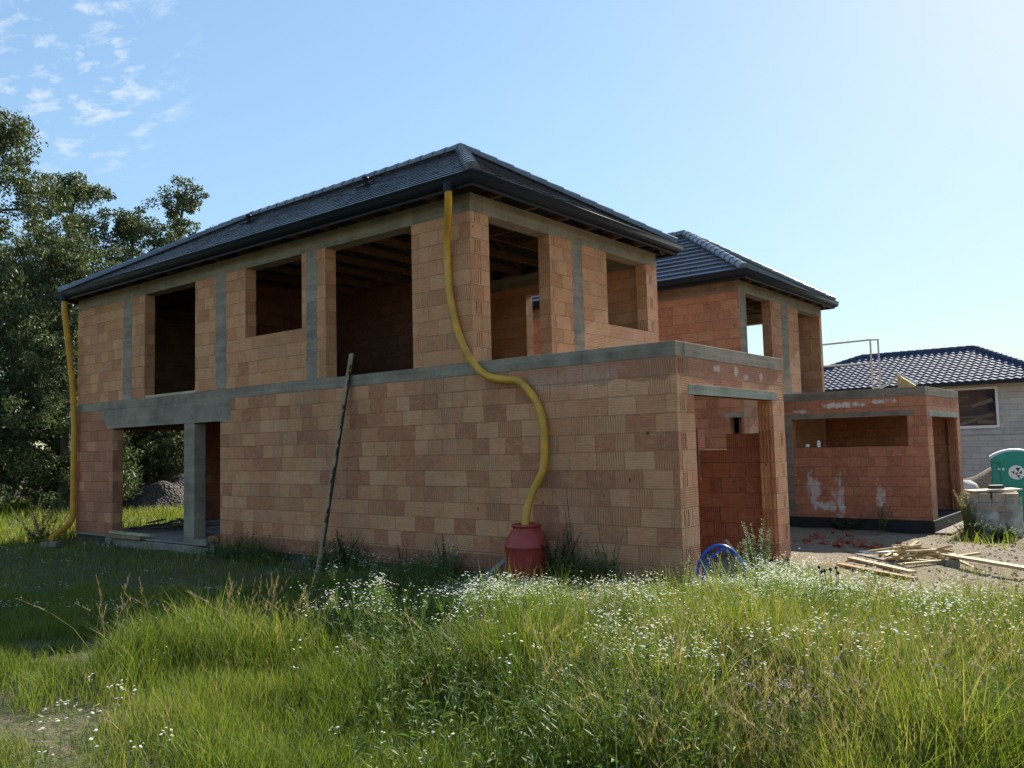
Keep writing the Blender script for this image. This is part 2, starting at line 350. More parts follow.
at = me.attributes.new('tint', 'FLOAT', 'POINT'); at.data.foreach_set('value', meadow_mask(X, Y).astype(np.float32).ravel())
t = NT('soil'); o = t.obj(); a = t.n('ShaderNodeAttribute'); a.attribute_name = 'tint'
n1 = t.noise(o, .8, 6, .6); n2 = t.noise(o, 7, 6, .7); n3 = t.noise(o, 40, 3, .7)
soil = t.ramp(t.math('ADD', t.math('MULTIPLY', n1, .5), t.math('MULTIPLY', n2, .5)), ((.3, (.13, .10, .065)), (.5, (.235, .19, .13)), (.7, (.33, .27, .19))))
vor = t.n('ShaderNodeTexVoronoi'); t.l(o, vor.inputs[0]); vor.inputs['Scale'].default_value = 16
soil = t.mix(t.math('MULTIPLY', t.math('LESS_THAN', vor.outputs['Distance'], .22), t.math('GREATER_THAN', n2, .52)), soil, (.42, .38, .32))
turf = t.ramp(n2, ((.3, (.035, .045, .015)), (.55, (.07, .085, .03)), (.75, (.14, .13, .06))))
fac = t.math('MULTIPLY', a.outputs['Fac'], t.rng(n2, .35, .6, .35, 1)); t.col(t.mix(fac, soil, turf)); t.rough(.97); t.spec(.1)
t.bump(t.math('ADD', t.math('ADD', n2, t.math('MULTIPLY', n3, .4)), t.math('MULTIPLY', vor.outputs['Distance'], -.3)), .05); M_SOIL = t.m
me.materials.append(M_SOIL); g = bpy.data.objects.new('ground', me); COL.objects.link(g); tag(g, kind='structure')

# ------------------------------------------------------------------ shared materials
ZA = -.35; ZB = -.45       # heights of the two houses' base points (texture coordinates start there)
M_BU = brick('clay_block_upper', 3.1-ZA, TAN, dirt=.25)
M_BL = brick('clay_block_lower', -.1+.25-.25-ZA, MIX, redband=(.12-ZA,), redtop=(2.62-ZA, 6.6), redleft=-4.62, dirt=.45, stains=((2.0+7, 2.7-ZA, 1.6, .30, .14), (5.2+7-1.0, 2.75-ZA, 1.2, .2, .12), (-1.75, 2.80-ZA, .14, .10, .6), (-1.1, 2.78-ZA, .10, .12, .6), (-.75, 2.72-ZA, .16, .09, .55), (-.15, 2.76-ZA, .12, .12, .6)), seed=.17)
M_BI = brick('clay_block_inside', 3.1-ZA, RED, dirt=.7, seed=.3, dark=.38)  # inner blocks multiplied darker: the dim interior is put into their colour
M_BG = brick('clay_block_partition', -.1-ZA, RED, bw=.3, dirt=.3, seed=.5, dark=.75)  # partition blocks toned down: garage shade worked into the colour
M_BBU = brick('clay_block_upper_second', 3.1-ZB, ((0, (.50, .26, .14)), (.6, (.46, .22, .115)), (.85, (.40, .17, .09)), (1, (.36, .13, .075))), dirt=.3, seed=.6)
M_BBL = brick('clay_block_garage_second', .02-ZB, RED, dirt=.25, seed=.8, stains=((7.0+.9, .45-ZB, .34, .85, .7), (7.0+1.55, .2-ZB, .26, .9, .7), (7+1.3, -.0-ZB, .6, .22, .9), (7+2.55, .25-ZB, .18, .65, .8), (7+1.7, 2.62-ZB, .85, .13, 1), (7+2.75, 2.66-ZB, .4, .12, .9), (7+.7, 2.5-ZB, .5, .09, .8)))
M_CON = concrete('cast_concrete'); M_CONB = concrete('cast_concrete_warm', (.21, .18, .135)); M_CONL = concrete('concrete_lintel', (.24, .245, .195)); M_SLAB = concrete('concrete_floor', (.22, .20, .165))
M_TILE = tiles('roof_tile', (.042, .042, .052), .27); M_TILE2 = tiles('roof_tile_second', (.075, .09, .115), .3); M_CAP = tiles('ridge_tile', (.13, .145, .165), .27); M_GUT = simple('gutter_metal', (.010, .013, .020), .55, .15, 3, spec=.25)  # hip and ridge caps paler than the tiles: sky reflection painted into their colour
M_WOOD = wood('sawn_timber', (.15, .08, .04)); M_WOODD = wood('dark_timber', (.11, .075, .045)); M_WOODP = wood('pale_timber', (.5, .38, .22)); M_MEMB = simple('roof_membrane', (.035, .033, .033), .7)
M_BLACK = simple('bitumen_coating', (.02, .021, .022), .95, .5, 5, .004)
M_YEL = simple('yellow_drain_plastic', (.56, .28, .03), .42, .28, 3, .004); M_GREY = simple('grey_plastic', (.05, .055, .055), .5)
M_STEEL = simple('galvanised_steel', (.45, .44, .42), .45, .2, 8, metallic=.6)

# ------------------------------------------------------------------ hip roof
def hip_roof(root, x0, x1, y0, y1, ze, rx0, rx1, ry, zr, mt, mcap, courses=16, riser=.035):
    """stepped rows of flat tiles on four slopes, with caps, gutter, boards, rafters and joists"""
    R0 = Vector((rx0, ry, zr)); R1 = Vector((rx1, ry, zr))
    A = Vector((x0, y0, ze)); B = Vector((x1, y0, ze)); C = Vector((x1, y1, ze)); D = Vector((x0, y1, ze))
    faces = [(A, B, R1, R0), (B, C, R1, R1), (C, D, R0, R1), (D, A, R0, R0)]
    mb = MB(); un = MB()
    for (e0, e1, t1, t0) in faces:
        nrm = (e1-e0).cross(t0-e0).normalized()
        L = (e1-e0).length; nt_ = max(4, int(L/.33))
        for j in range(courses):
            ta, tb = j/courses, (j+1)/courses
            la, lb = e0.lerp(t0, ta), e0.lerp(t0, tb); ra, rb = e1.lerp(t1, ta), e1.lerp(t1, tb)
            # split the row so that its front edge wavers a little like laid tiles
            W_ = (ra-la).length; k = max(1, int(W_/.33)); off = .5 if j % 2 else 0
            for i in range(k):
                s0, s1 = i/k, (i+1)/k; h = riser+random.uniform(-.0015, .002); sh = random.uniform(-.0012, .0012)
                a0 = la.lerp(ra, s0)+nrm*(h+sh); a1 = la.lerp(ra, s1)+nrm*(h-sh)
                dn = (la-lb).normalized()*.02
                b0 = lb.lerp(rb, s0)+nrm*.004; b1 = lb.lerp(rb, s1)+nrm*.004
                mb.quad(a0+dn, a1+dn, b1, b0); mb.quad(la.lerp(ra, s0)-nrm*.02+dn*.2, la.lerp(ra, s1)-nrm*.02+dn*.2, a1+dn, a0+dn)
        q = nrm*-.05
        if t1 == t0: un.add([e0+q, e1+q, t0+q], [(2, 1, 0)])
        else: un.quad(t0+q, t1+q, e1+q, e0+q)
    roof = mb.build('roof', mt, root); un.build('membrane', M_MEMB, roof)
    # caps of half-round tiles
    def caps(a, b, name, r=.115):
        c = MB(); a = Vector(a); b = Vector(b); d = b-a; n = max(2, int(d.length/.36)); d.normalize()
        side = d.cross(Vector((0, 0, 1))).normalized(); up = side.cross(d)
        for i in range(n):
            p = a+(b-a)*(i/n); q = a+(b-a)*((i+1.12)/n) if i < n-1 else b
            vs = []
            for (pp, k) in ((p, 1.16), (q, .96)):
                for s_ in range(9):
                    an = PI*(-.08+1.16*s_/8); vs.append(pp+side*math.cos(an)*r*k+up*(math.sin(an)*r*k*.9+.02))
            c.add(vs, [(s_, s_+1, s_+10, s_+9) for s_ in range(8)], True)
            e0_ = vs[:9]; c.add(e0_+[e*1.0-(e-pp)*.0 for e in [p]], [(s_, 9, s_+1) for s_ in range(8)])
        return c.build(name, mcap, roof)
    for p, r in ((A, R0), (B, R1), (C, R1), (D, R0)): caps(p+Vector((0, 0, .03)), r+Vector((0, 0, .03)), 'hip_cap')
    caps(R1+Vector((0, 0, .03)), R0+Vector((0, 0, .03)), 'ridge_cap')
    # gutter: half-round trough outside a fascia board
    gm = MB(); prof = [(0, .0), (.0, -.08), (.02, -.135), (.07, -.16), (.12, -.14), (.15, -.08), (.155, -.01), (.168, .008), (.14, .0), (.128, -.07), (.07, -.125), (.03, -.09)]
    zc = ze-.015; cs = [((x0, y0), (-1, -1)), ((x1, y0), (1, -1)), ((x1, y1), (1, 1)), ((x0, y1), (-1, 1))]
    np_ = len(prof); vs = []
    for (c, s) in cs:
        for (o_, h) in prof: vs.append((c[0]+s[0]*(o_-.03), c[1]+s[1]*(o_-.03), zc+h))
    gm.add(vs, [(i*np_+k, ((i+1) % 4)*np_+k, ((i+1) % 4)*np_+(k+1) % np_, i*np_+(k+1) % np_) for i in range(4) for k in range(np_)], True)
    gm.build('gutter', M_GUT, roof)
    fa = MB()
    for (a, b, c, d) in ((x0-.028, x1+.028, y0-.028, y0-.003), (x0-.028, x1+.028, y1+.003, y1+.028), (x0-.028, x0-.003, y0-.003, y1+.003), (x1+.003, x1+.028, y0-.003, y1+.003)): fa.box(a, b, c, d, ze-.215, ze+.012)
    fa.build('fascia', M_GUT, roof)
    return roof, (A, B, C, D, R0, R1)

def roof_timber(roof, x0, x1, y0, y1, ze, rx0, rx1, ry, zr, zj, wx0, wx1, wy0, wy1, sp=.93):
    n = int((x1-x0)/sp)
    slope = (zr-ze)/(ry-y0)
    for i in range(n+1):
        x = x0+.25+(x1-x0-.5)*i/n; x += random.uniform(-.02, .02)
        inner = rx0 <= x <= rx1
        if wx0 < x < wx1: MB().beam((x, y0+.03, zj), (x, y1-.03, zj), .055, .14).build('joist', M_WOOD, roof)
        for (ya, yb) in ((y0+.04, ry), (y1-.04, ry)):
            f = 1 if inner else max(.12, ((x-x0)/(rx0-x0) if x < rx0 else (x1-x)/(x1-rx1)))
            ym = ya+(yb-ya)*f; MB().beam((x, ya, ze-.13), (x, ym, ze-.13+(zr-ze)*f), .055, .12).build('rafter', M_WOOD, roof)
    for (xa, xr, xw) in ((x1-.03, rx1, wx1-1.6), (x0+.03, rx0, wx0+1.6)):
        k = int((y1-y0)/sp)
        for i in range(1, k):
            y = y0+(y1-y0)*i/k; f = 1-abs(y-ry)/(ry-y0)
            MB().beam((xa, y, ze-.13), (xa+(xr-xa)*f, y, ze-.13+(zr-ze)*f), .055, .12).build('rafter', M_WOOD, roof)
            MB().beam((xa, y, zj-.002), (xw, y, zj-.002), .055, .13).build('joist', M_WOOD, roof)
    for c, r in (((x0, y0), rx0), ((x1, y0), rx1), ((x1, y1), rx1), ((x0, y1), rx0)):
        MB().beam((c[0]*.995+r*.005, c[1], ze-.14), (r, ry, zr-.16), .08, .15).build('hip_rafter', M_WOOD, roof)

# ================================================================== HOUSE A
T = .25
A_ = thing('unfinished_house', 'nearest bare clay-block house under a dark hip roof, yellow hose hanging on it', 'house', (-7.0, 3.0, ZA))
ZT, ZH, ZF, ZL, Z0 = 5.83, 5.53, 3.1, 2.9, -.15
XL, XG, YA, YG = -13.6, 3.51, 6.05, 3.75
def slotrows(u, z0, n, w=.02, gap=.055, k=3, every=2, hgt=.21):
    return [(u+j*gap, u+j*gap+w, z0+i*.25*every+.02, z0+i*.25*every+.02+hgt) for i in range(n) for j in range(k)]
mb = MB()
wall(mb, 1, 0, T, XL+T, -T, ZF, ZH, [(-10.19, -8.02, ZF, ZH), (-6.14, -4.3, 4.1, ZH), (-3.6, -1.33, ZF, ZH)])
wall(mb, 0, 0, -T, 0, YA, ZF, ZH, [(.45, 2.13, ZF, ZH), (4.03, 5.6, 4.1, ZH)], slotrows(.10, ZF+.25, 5)+slotrows(5.72, ZF+.5, 4)+slotrows(2.2, ZF+.25, 5, k=2))
wall(mb, 1, YA, YA-T, XL+T, -T, ZF, ZH, [(-3.37, -1.7, ZF, 5.35), (-8.5, -6.8, 4.1, ZH)])
wall(mb, 0, XL, XL+T, 0, YA, ZF, ZH, [(4.1, 5.55, 4.3, ZH)])
mb.build('upper_wall', M_BU, A_)
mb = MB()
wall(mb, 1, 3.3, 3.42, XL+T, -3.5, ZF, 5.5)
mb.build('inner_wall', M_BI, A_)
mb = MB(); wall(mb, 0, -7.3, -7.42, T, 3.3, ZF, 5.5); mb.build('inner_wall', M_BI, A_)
mb = MB()
wall(mb, 1, 0, T, XL+T, XG-T, Z0, ZL, [(-11.67, -7.05, Z0, 2.44)])
wall(mb, 0, XG, XG-T, 0, YG, Z0, ZL, [(.5, 3.26, Z0, 2.4)], slotrows(.08, Z0+.30, 6)+slotrows(.3, 2.42, 1, k=0)+slotrows(3.56, Z0+.3, 5, k=2))
wall(mb, 0, XL, XL+T, 0, YA, Z0, ZL, [(1.0, 3.25, Z0, 2.44)])
wall(mb, 1, YA, YA-T, XL+T, -T, Z0, ZL, [(-12.8, -10.5, Z0, 2.3), (-5, -3, .9, 2.3)])
wall(mb, 0, -.002, -T, T, YA-T-.001, Z0, ZL, [(1.2, 2.2, Z0, 2.0)]); wall(mb, 0, -7.05, -6.8, T, YA-T, Z0, ZL, [(2.6, 3.6, Z0, 2.0)])
mb.build('lower_wall', M_BL, A_)
# ribbed block ends on the garage opening's far jamb
mb = MB()
for i in range(int((2.4-Z0)/.25)+1):
    za = Z0+.25*i+.004; zb = min(2.398, Z0+.25*(i+1)-.004)
    if zb-za < .05: continue
    for j in range(4): mb.box(XG-T+.03+j*.055, XG-T+.052+j*.055, 3.235+.004*(i % 2), 3.262, za, zb)
mb.build('ribbed_jamb', M_BL, A_)
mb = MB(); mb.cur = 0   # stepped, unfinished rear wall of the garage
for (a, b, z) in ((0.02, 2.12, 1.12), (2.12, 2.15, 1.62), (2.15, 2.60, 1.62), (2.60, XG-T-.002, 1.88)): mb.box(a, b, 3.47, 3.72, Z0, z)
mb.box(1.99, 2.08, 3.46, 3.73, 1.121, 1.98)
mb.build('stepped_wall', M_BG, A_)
mb = MB()
P3 = .003
mb.box(XL-P3, P3, -P3, T+.05, ZH, ZT); mb.box(XL-P3, P3, YA-T-.05, YA+P3, ZH, ZT); mb.box(-T-.05, P3+.001, T+.05, YA-T-.05, ZH, ZT); mb.box(XL-P3-.001, XL+T, T+.05, YA-T-.05, ZH, ZT)
mb.build('ring_beam', M_CON, A_, .006)
mb = MB(); mb.box(XL-P3, XG+P3, -P3, T, ZL, ZF); mb.box(XG-T, XG+P3+.001, T, YG+P3, ZL, ZF); mb.box(0, XG-T, YG-T, YG+P3, ZL, ZF); mb.box(XL-P3, XL+T, T, YA+P3, ZL, ZF); mb.box(XL+T, P3, YA-T, YA+P3, ZL, ZF)
mb.build('floor_band', M_CON, A_, .008)
mb = MB(); mb.box(XL+T, -.3, T, YA-T, ZL+.02, ZF-.02); mb.box(.003, XG-T, T, YG-T, ZL+.02, ZF-.03); mb.build('floor_slab', M_CON, A_)
mb = MB()   # deep lintel over the terrace opening, its left end cut on the slant
v = [(-12.35, -.004, ZL), (-6.68, -.004, ZL), (-6.66, -.004, 2.44), (-11.95, -.004, 2.44), (-12.1, -.004, 2.62)]; v2 = [(x, T, z) for x, y, z in v]
mb.add(v+v2, [(4, 3, 2, 1, 0), (5, 6, 7, 8, 9)]+[(i, (i+1) % 5, 5+(i+1) % 5, 5+i) for i in range(5)]); mb.build('lintel', M_CON, A_)
MB().box(XG-.13, XG+.008, .33, 3.46, 2.4, 2.54).build('lintel', M_CONL, A_, .004)
MB().box(-8.455, -8.04, -.006, .275, -.34, 2.44).build('column', M_CON, A_, .012)
for (a, b) in ((-11.2, -10.79), (-7.22, -6.84), (-4.16, -3.85)): m_ = MB(); ragged(m_, 1, 0, a, b, ZF, ZH); m_.build('stiffener', M_CON, A_)
m_ = MB(); ragged(m_, 0, 0, 2.83, 3.17, ZF, ZH, out=1); m_.build('stiffener', M_CON, A_)
mb = MB(); mb.box(XL+.02, -.03, .02, YA-.02, -.7, Z0-.001); mb.box(-.03, XG-.02, .02, YG-.02, -.7, Z0-.001); mb.build('foundation', concrete('foundation_concrete', (.09, .085, .07)), A_)
MB().box(XL+T, -7.1, -.12, YA-T-.1, Z0, Z0+.03).build('terrace_floor', M_SLAB, A_)
MB().box(-11.7, -7.0, -.16, .0, -.5, -.17).build('doorstep', M_SLAB, A_, .02)
MB().box(-10.19, -8.02, .02, .2, ZF, ZF+.05).build('threshold', M_WOODP, A_)
MB().box(.05, XG-.26, T+.02, 3.44, Z0, Z0+.04).build('garage_floor', M_SLAB, A_)
RA = (-13.72, .40, -.40, 6.18, 5.97, -10.4, -2.72, 2.88, 7.93)
roofA, _ = hip_roof(A_, *RA, M_TILE, M_CAP, 15, .024)
roof_timber(roofA, *RA, ZT+.07, XL, 0, 0, YA)
for (x, y) in ((-4.6, 1.9), (-9.0, 2.0)):   # small vents high on the near slope
    z = 5.97+(y+.4)/3.28*1.96; v = MB(); v.lathe([(.0, .17), (.07, .16), (.075, .12), (.05, .1), (.05, -.05)], (x, y, z+.05), 12); v.beam((x, y-.16, z-.04), (x, y+.16, z+.16), .26, .03); v.build('roof_vent', M_GUT, roofA)

# ================================================================== HOUSE B
B_ = thing('unfinished_house', 'second clay-block house behind the nearest one, low red garage with slot window', 'house', (-7.0, 13.2, ZB))
BX, BY0, BY1, BG = .10, 10.1, 16.3, 3.75
mb = MB()
wall(mb, 1, BY0, BY0+T, XL+T, BX-T, ZF, ZH, [(-9, -7.5, 4.1, ZH)])
wall(mb, 0, BX, BX-T, BY0, BY1, ZF, ZH, [(10.53, 12.18, ZF, ZH), (14.25, 16.1, ZF, ZH)], slotrows(12.28, ZF+.25, 5, k=2))
wall(mb, 1, BY1, BY1-T, XL+T, BX-T, ZF, ZH, [(-5.4, -1.45, ZF, 5.5)])
wall(mb, 0, XL, XL+T, BY0, BY1, ZF, ZH, [(12, 14, 4.1, ZH)])
mb.build('upper_wall', M_BBU, B_)
mb = MB()
wall(mb, 1, BY0, BY0+T, XL+T, BX-.001, -.3, ZL, [(-.28, .03, 1.45, 2.35)]); wall(mb, 0, BX, BX-T, BY0+T, BY1, -.3, ZL)
wall(mb, 1, BY1, BY1-T, XL+T, BX-T, -.3, ZL); wall(mb, 0, XL, XL+T, BY0, BY1, -.3, ZL, [(12, 14, -.3, 2)])
mb.build('lower_wall', M_BBU, B_)
MB().box(-.44, BX+.002, BY0-.004, BY0+.1, 2.35, 2.47).build('lintel', M_CONL, B_)
mb = MB()
wall(mb, 1, 12.55, 12.8, BX+.002, BG-T, -.3, 2.77, [(.39, 3.30, 1.53, 2.29)])
wall(mb, 0, BG, BG-T, 12.55, 16.4, -.3, 2.77, [(13.1, 16.0, -.3, 2.25)], slotrows(12.62, -.05, 5, k=2))
wall(mb, 1, 16.4, 16.15, BX+.002, BG-T, -.3, 2.77)
for j in range(4): mb.box(BG-T+.03+j*.055, BG-T+.052+j*.055, 15.97, 16.001, -.298, 2.248)
mb.build('garage_wall', M_BBL, B_)
mb = MB(); mb.box(BX+.004, BG+P3, 12.547, 12.8, 2.77, 2.99); mb.box(BG-T, BG+P3+.001, 12.8, 16.403, 2.77, 2.99); mb.box(BX+.004, BG-T, 16.15, 16.403, 2.77, 2.99); mb.box(BX+.004, BG-T, 12.8, 16.15, 2.79, 2.95); mb.build('garage_band', M_CONB, B_, .008)
mb = MB(); mb.box(.24, 3.47, 12.542, 12.7, 2.29, 2.42); mb.build('lintel', M_CONB, B_); MB().box(BG-.13, BG+.006, 12.8, 16.2, 2.25, 2.40).build('lintel', M_CONL, B_)
MB().box(.13, .388, 12.546, 12.80, -.29, 2.289).build('column', M_CONB, B_)
mb = MB(); mb.box(XL-.01, BG+.04, 12.50, 16.44, -.95, -.301); mb.box(XL, BX, BY0+.01, 12.50, -.95, -.302); mb.build('foundation', M_BLACK, B_)
mb = MB(); mb.box(BG+.045, BG+.42, 12.35, 16.6, -1.0, -.56); mb.build('footing', M_CONB, B_, .02)
mb = MB(); mb.box(XL-P3, BX+P3, BY0-P3, BY0+T, ZH, ZT); mb.box(XL-P3, BX+P3, BY1-T, BY1+P3, ZH, ZT); mb.box(BX-T, BX+P3+.001, BY0+T, BY1-T, ZH, ZT); mb.box(XL, XL+T, BY0+T, BY1-T, ZH, ZT); mb.build('ring_beam', M_CONB, B_, .006)
mb = MB(); mb.box(XL-P3, BX+P3, BY0-P3, BY0+T, ZL, ZF); mb.box(BX-T, BX+P3+.001, BY0+T, BY1, ZL, ZF); mb.box(XL, BX-T, BY0+T, BY1, ZL+.02, ZF-.02); mb.build('floor_band', M_CONB, B_)
for (a, b) in ((10.12, 10.50), (12.96, 13.42)): m_ = MB(); ragged(m_, 0, BX, a, b, ZF, ZH, out=1); m_.build('stiffener', M_CONB, B_)
RB = (-13.9, .45, 9.68, 16.45, 5.97, -10.4, -2.75, 12.98, 8.0)
roofB, _ = hip_roof(B_, *RB, M_TILE2, M_CAP, 12, .055)
roof_timber(roofB, *RB, ZT+.07, XL, BX, BY0, BY1)
# ------------------------------------------------------------------ small things on the second garage
def box_thing(name, label, cat, x, y, z, w, d, h, mt, rz=0, group=None, bev=.01):
    o = MB().box(-w/2, w/2, -d/2, d/2, 0, h).build(name, mt, None, bev); o.location = (x, y, z); o.rotation_euler = (0, 0, rz); tag(o, label, cat, group); return o
M_WHITE = simple('white_plastic', (.75, .74, .70), .4, .05)
c = MB(); c.lathe([(0, 0), (.045, 0), (.05, .02), (.048, .13), (.03, .16), (.028, .19), (0, .19)], (0, 0, 0), 14); o = c.build('bottle', M_WHITE); o.location = (1.05, 12.66, 1.53); tag(o, 'small white bottle standing on the sill of the red garage slot window', 'bottle')
c = MB(); c.lathe([(0, 0), (.045, 0), (.06, .09), (.052, .09), (.04, .01), (0, .01)], (0, 0, 0), 14); o = c.build('cup', M_WHITE); o.location = (.75, 12.66, 1.53); tag(o, 'low white cup on the sill of the red garage, left of the bottle', 'cup')
sc_ = thing('scaffold_frame', 'thin metal scaffold with two rails rising behind the red garage', 'scaffold', (.9, 18.3, -.9))
for (x, y) in ((.95, 18.35), (1.14, 18.52), (-.62, 17.12), (-.43, 17.3)): MB().tube([(x, y, -.95), (x, y, 4.92)], .028, 8).build('post', M_STEEL, sc_)
for z0_, z1_ in ((4.74, 4.90), (4.06, 4.13)):
    MB().tube([(-.62, 17.12, z0_), (.95, 18.35, z1_)], .03, 8).build('rail', M_STEEL, sc_); MB().tube([(.95, 18.35, z1_), (1.14, 18.52, z1_)], .028, 8).build('rail', M_STEEL, sc_)
mb = MB()
for i in range(26): z = -.4+i*.17; mb.tube([(.95, 18.35, z), (1.14, 18.52, z)], .010, 5)
mb.build('ladder_rungs', M_STEEL, sc_)
mb = MB(); mb.beam((2.36, 14.0, 3.09), (2.84, 14.0, 3.40), .03, .06); o = rebase(mb.build('board', simple('white_board', (.6, .58, .52), .6)), (2.42, 14, 3.0)); tag(o, 'white board sloping up to the yellow panel on the red garage roof', 'board')
mb = MB(); v = [(2.80, 13.9, 2.97), (2.80, 13.9, 3.42), (3.22, 13.95, 3.10), (3.22, 13.95, 2.97)]; v2 = [(x, y+.04, z) for x, y, z in v]; mb.add(v+v2, [(0, 3, 2, 1), (4, 5, 6, 7), (0, 1, 5, 4), (1, 2, 6, 5), (2, 3, 7, 6), (3, 0, 4, 7)])
o = rebase(mb.build('formwork_panel', simple('yellow_panel', (.50, .34, .12), .5)), (3.0, 13.9, 2.97)); tag(o, 'yellow wedge-shaped panel propped on the red garage roof', 'panel')
mb = MB(); mb.beam((2.80, 13.86, 3.46), (3.28, 13.9, 3.12), .03, .06); o = rebase(mb.build('batten', simple('white_batten', (.62, .60, .56), .6)), (2.84, 13.86, 3.1)); tag(o, 'white batten running down the slanted edge of the yellow panel', 'batten')

# ================================================================== HOUSE C
C_ = thing('tiled_house', 'pale grey block house with glossy blue tiled hip roof at far right', 'house', (-.5, 34, -1))
t = NT('aerated_block'); o = t.obj(); bt = t.n('ShaderNodeTexBrick'); mp_ = t.n('ShaderNodeMapping'); mp_.inputs['Rotation'].default_value = (rad(90), 0, 0); t.l(o, mp_.inputs[0]); t.l(mp_.outputs[0], bt.inputs[0])
bt.inputs['Scale'].default_value = 1; bt.inputs['Brick Width'].default_value = .6; bt.inputs['Row Height'].default_value = .25; bt.inputs['Mortar Size'].default_value = .006; bt.inputs['Color1'].default_value = (.40, .385, .355, 1); bt.inputs['Color2'].default_value = (.46, .445, .41, 1); bt.inputs['Mortar'].default_value = (.34, .32, .29, 1)
n_ = t.noise(o, 2, 5); t.col(t.mix(t.rng(n_, .45, .75, 0, .5), bt.outputs[0], (.27, .27, .26))); t.rough(.95); t.spec(.1); t.bump(t.math('ADD', n_, t.math('MULTIPLY', bt.outputs['Fac'], -1)), .01); M_AAC = t.m
mb = MB(); wall(mb, 1, 30, 30.3, -7.2, 4.1, -1.2, 3.9, [(.9, 2.62, 2.14, 3.66)]); wall(mb, 0, 4.4, 4.1, 30, 38, -1.2, 3.9, [(32, 34, 1.5, 3.6)]); wall(mb, 1, 38, 37.7, -7.2, 4.1, -1.2, 3.9); wall(mb, 0, -7.5, -7.2, 30, 38, -1.2, 3.9)
mb.box(-7.2, 4.1, 30.3, 37.7, 1.2, 1.4)
mb.build('wall', M_AAC, C_)
MB().box(-7.2, 4.42, 29.96, 30.0, 1.75, 1.98).build('floor_band', concrete('band_concrete', (.3, .3, .29)), C_)
M_PVC = simple('window_plastic', (.62, .63, .63), .4, .05); wf = MB()
for (a, b, c_, d_) in ((.80, .9, 2.05, 3.76), (2.62, 2.72, 2.05, 3.76), (.9, 2.62, 3.66, 3.76), (.9, 2.62, 2.02, 2.14)): wf.box(a, b, 29.94, 30.1, c_, d_)
wfo = wf.build('window', M_PVC, C_)
t = NT('window_glass'); t.col((.02, .025, .035)); t.rough(.05); t.spec(.25); M_GLASS = t.m
MB().box(.9, 2.62, 30.07, 30.09, 2.14, 3.66).build('pane', M_GLASS, wfo)
cr_ = MB()
cols = [(.05, .06, .09), (.42, .32, .2), (.5, .5, .5), (.3, .12, .1)]
for (xa, za, xb, zb, w_) in ((1.7, 2.95, 2.5, 3.2, .14), (1.0, 2.98, 1.7, 3.0, .05), (1.2, 2.2, 2.5, 2.6, .16), (1.0, 2.5, 2.3, 2.55, .04), (1.9, 2.3, 2.55, 2.25, .12), (1.3, 3.35, 1.6, 3.36, .05)): cr_.beam((xa, 30.06, za), (xb, 30.062, zb), .012, w_, (0, 0, 1), .02)
cr_.build('taped_strip', simple('paper_strip', (.13, .10, .07), .7), wfo)
# glazed roof of interlocking S-tiles: real relief on four slopes
t = NT('glazed_tile'); o = t.obj(); n_ = t.noise(o, 3, 3); t.col(t.mix(n_, (.040, .060, .105), (.065, .09, .15))); t.rough(.75); t.spec(.10); M_GLZ = t.m
mb = MB()
cx0, cx1, cy0, cy1, cz, crx0, crx1, cry, crz = -8.0, 5.0, 29.45, 38.55, 3.98, -3.75, 1.3, 34.0, 5.78
cf = [((cx0, cy0), (cx1, cy0), (crx1, cry), (crx0, cry)), ((cx1, cy0), (cx1, cy1), (crx1, cry), (crx1, cry)), ((cx1, cy1), (cx0, cy1), (crx0, cry), (crx1, cry)), ((cx0, cy1), (cx0, cy0), (crx0, cry), (crx0, cry))]
for (a, b, c_, d_) in cf:
    a = Vector((*a, cz)); b = Vector((*b, cz)); c_ = Vector((*c_, crz)); d_ = Vector((*d_, crz)); ex = (b-a).normalized(); L = (b-a).length; nr = ex.cross(d_-a).normalized()
    hl = (d_-a).dot(ex); hr = L-(c_-a).dot(ex); up = (d_-a)-ex*hl; rows = 14; cols_ = int(L/.3)*6
    for j in range(rows):
        v0, v1 = j/rows, (j+1)/rows; row = []
        xa, xb = hl*v0, L-hr*v0
        us = [xa]+[i*L/cols_ for i in range(cols_+1) if xa < i*L/cols_ < xb]+[xb]
        f = lambda u_: .026*math.sin(u_/.3*2*PI)
        vs = []; 
        for u_ in us:
            vt = min(v1, (u_/hl) if hl > 0 and u_ < hl else 9, ((L-u_)/hr) if hr > 0 and L-u_ < hr else 9)
            vs += [a+ex*u_+up*v0-nr*.01, a+ex*u_+up*v0+nr*(f(u_)+.05), a+ex*u_+up*vt+nr*(f(u_)+.01)]
        n3_ = len(us); mb.add(vs, [(3*i, 3*i+3, 3*i+4, 3*i+1) for i in range(n3_-1)]+[(3*i+1, 3*i+4, 3*i+5, 3*i+2) for i in range(n3_-1)], False)
rc_ = mb.build('roof', M_GLZ, C_)
mb = MB()
for (p, q) in (((cx0, cy0, cz), (crx0, cry, crz)), ((cx1, cy0, cz), (crx1, cry, crz)), ((cx1, cy1, cz), (crx1, cry, crz)), ((cx0, cy1, cz), (crx0, cry, crz)), ((crx0, cry, crz), (crx1, cry, crz))):
    p = Vector(p); q = Vector(q); n_ = int((q-p).length/.36)
    for i in range(n_): mb.tube([p.lerp(q, i/n_)+Vector((0, 0, .04)), p.lerp(q, (i+1)/n_)+Vector((0, 0, .04))], [.13, .105], 8)
mb.build('ridge_cap', M_GLZ, rc_)
mb = MB()
for (a, b, c_, d_) in ((cx0, cx1, cy0-.1, cy0), (cx1, cx1+.1, cy0-.1, cy1), (cx0-.1, cx0, cy0-.1, cy1)): mb.box(a, b, c_, d_, cz-.14, cz-.02)
mb.build('gutter', M_GUT, rc_)
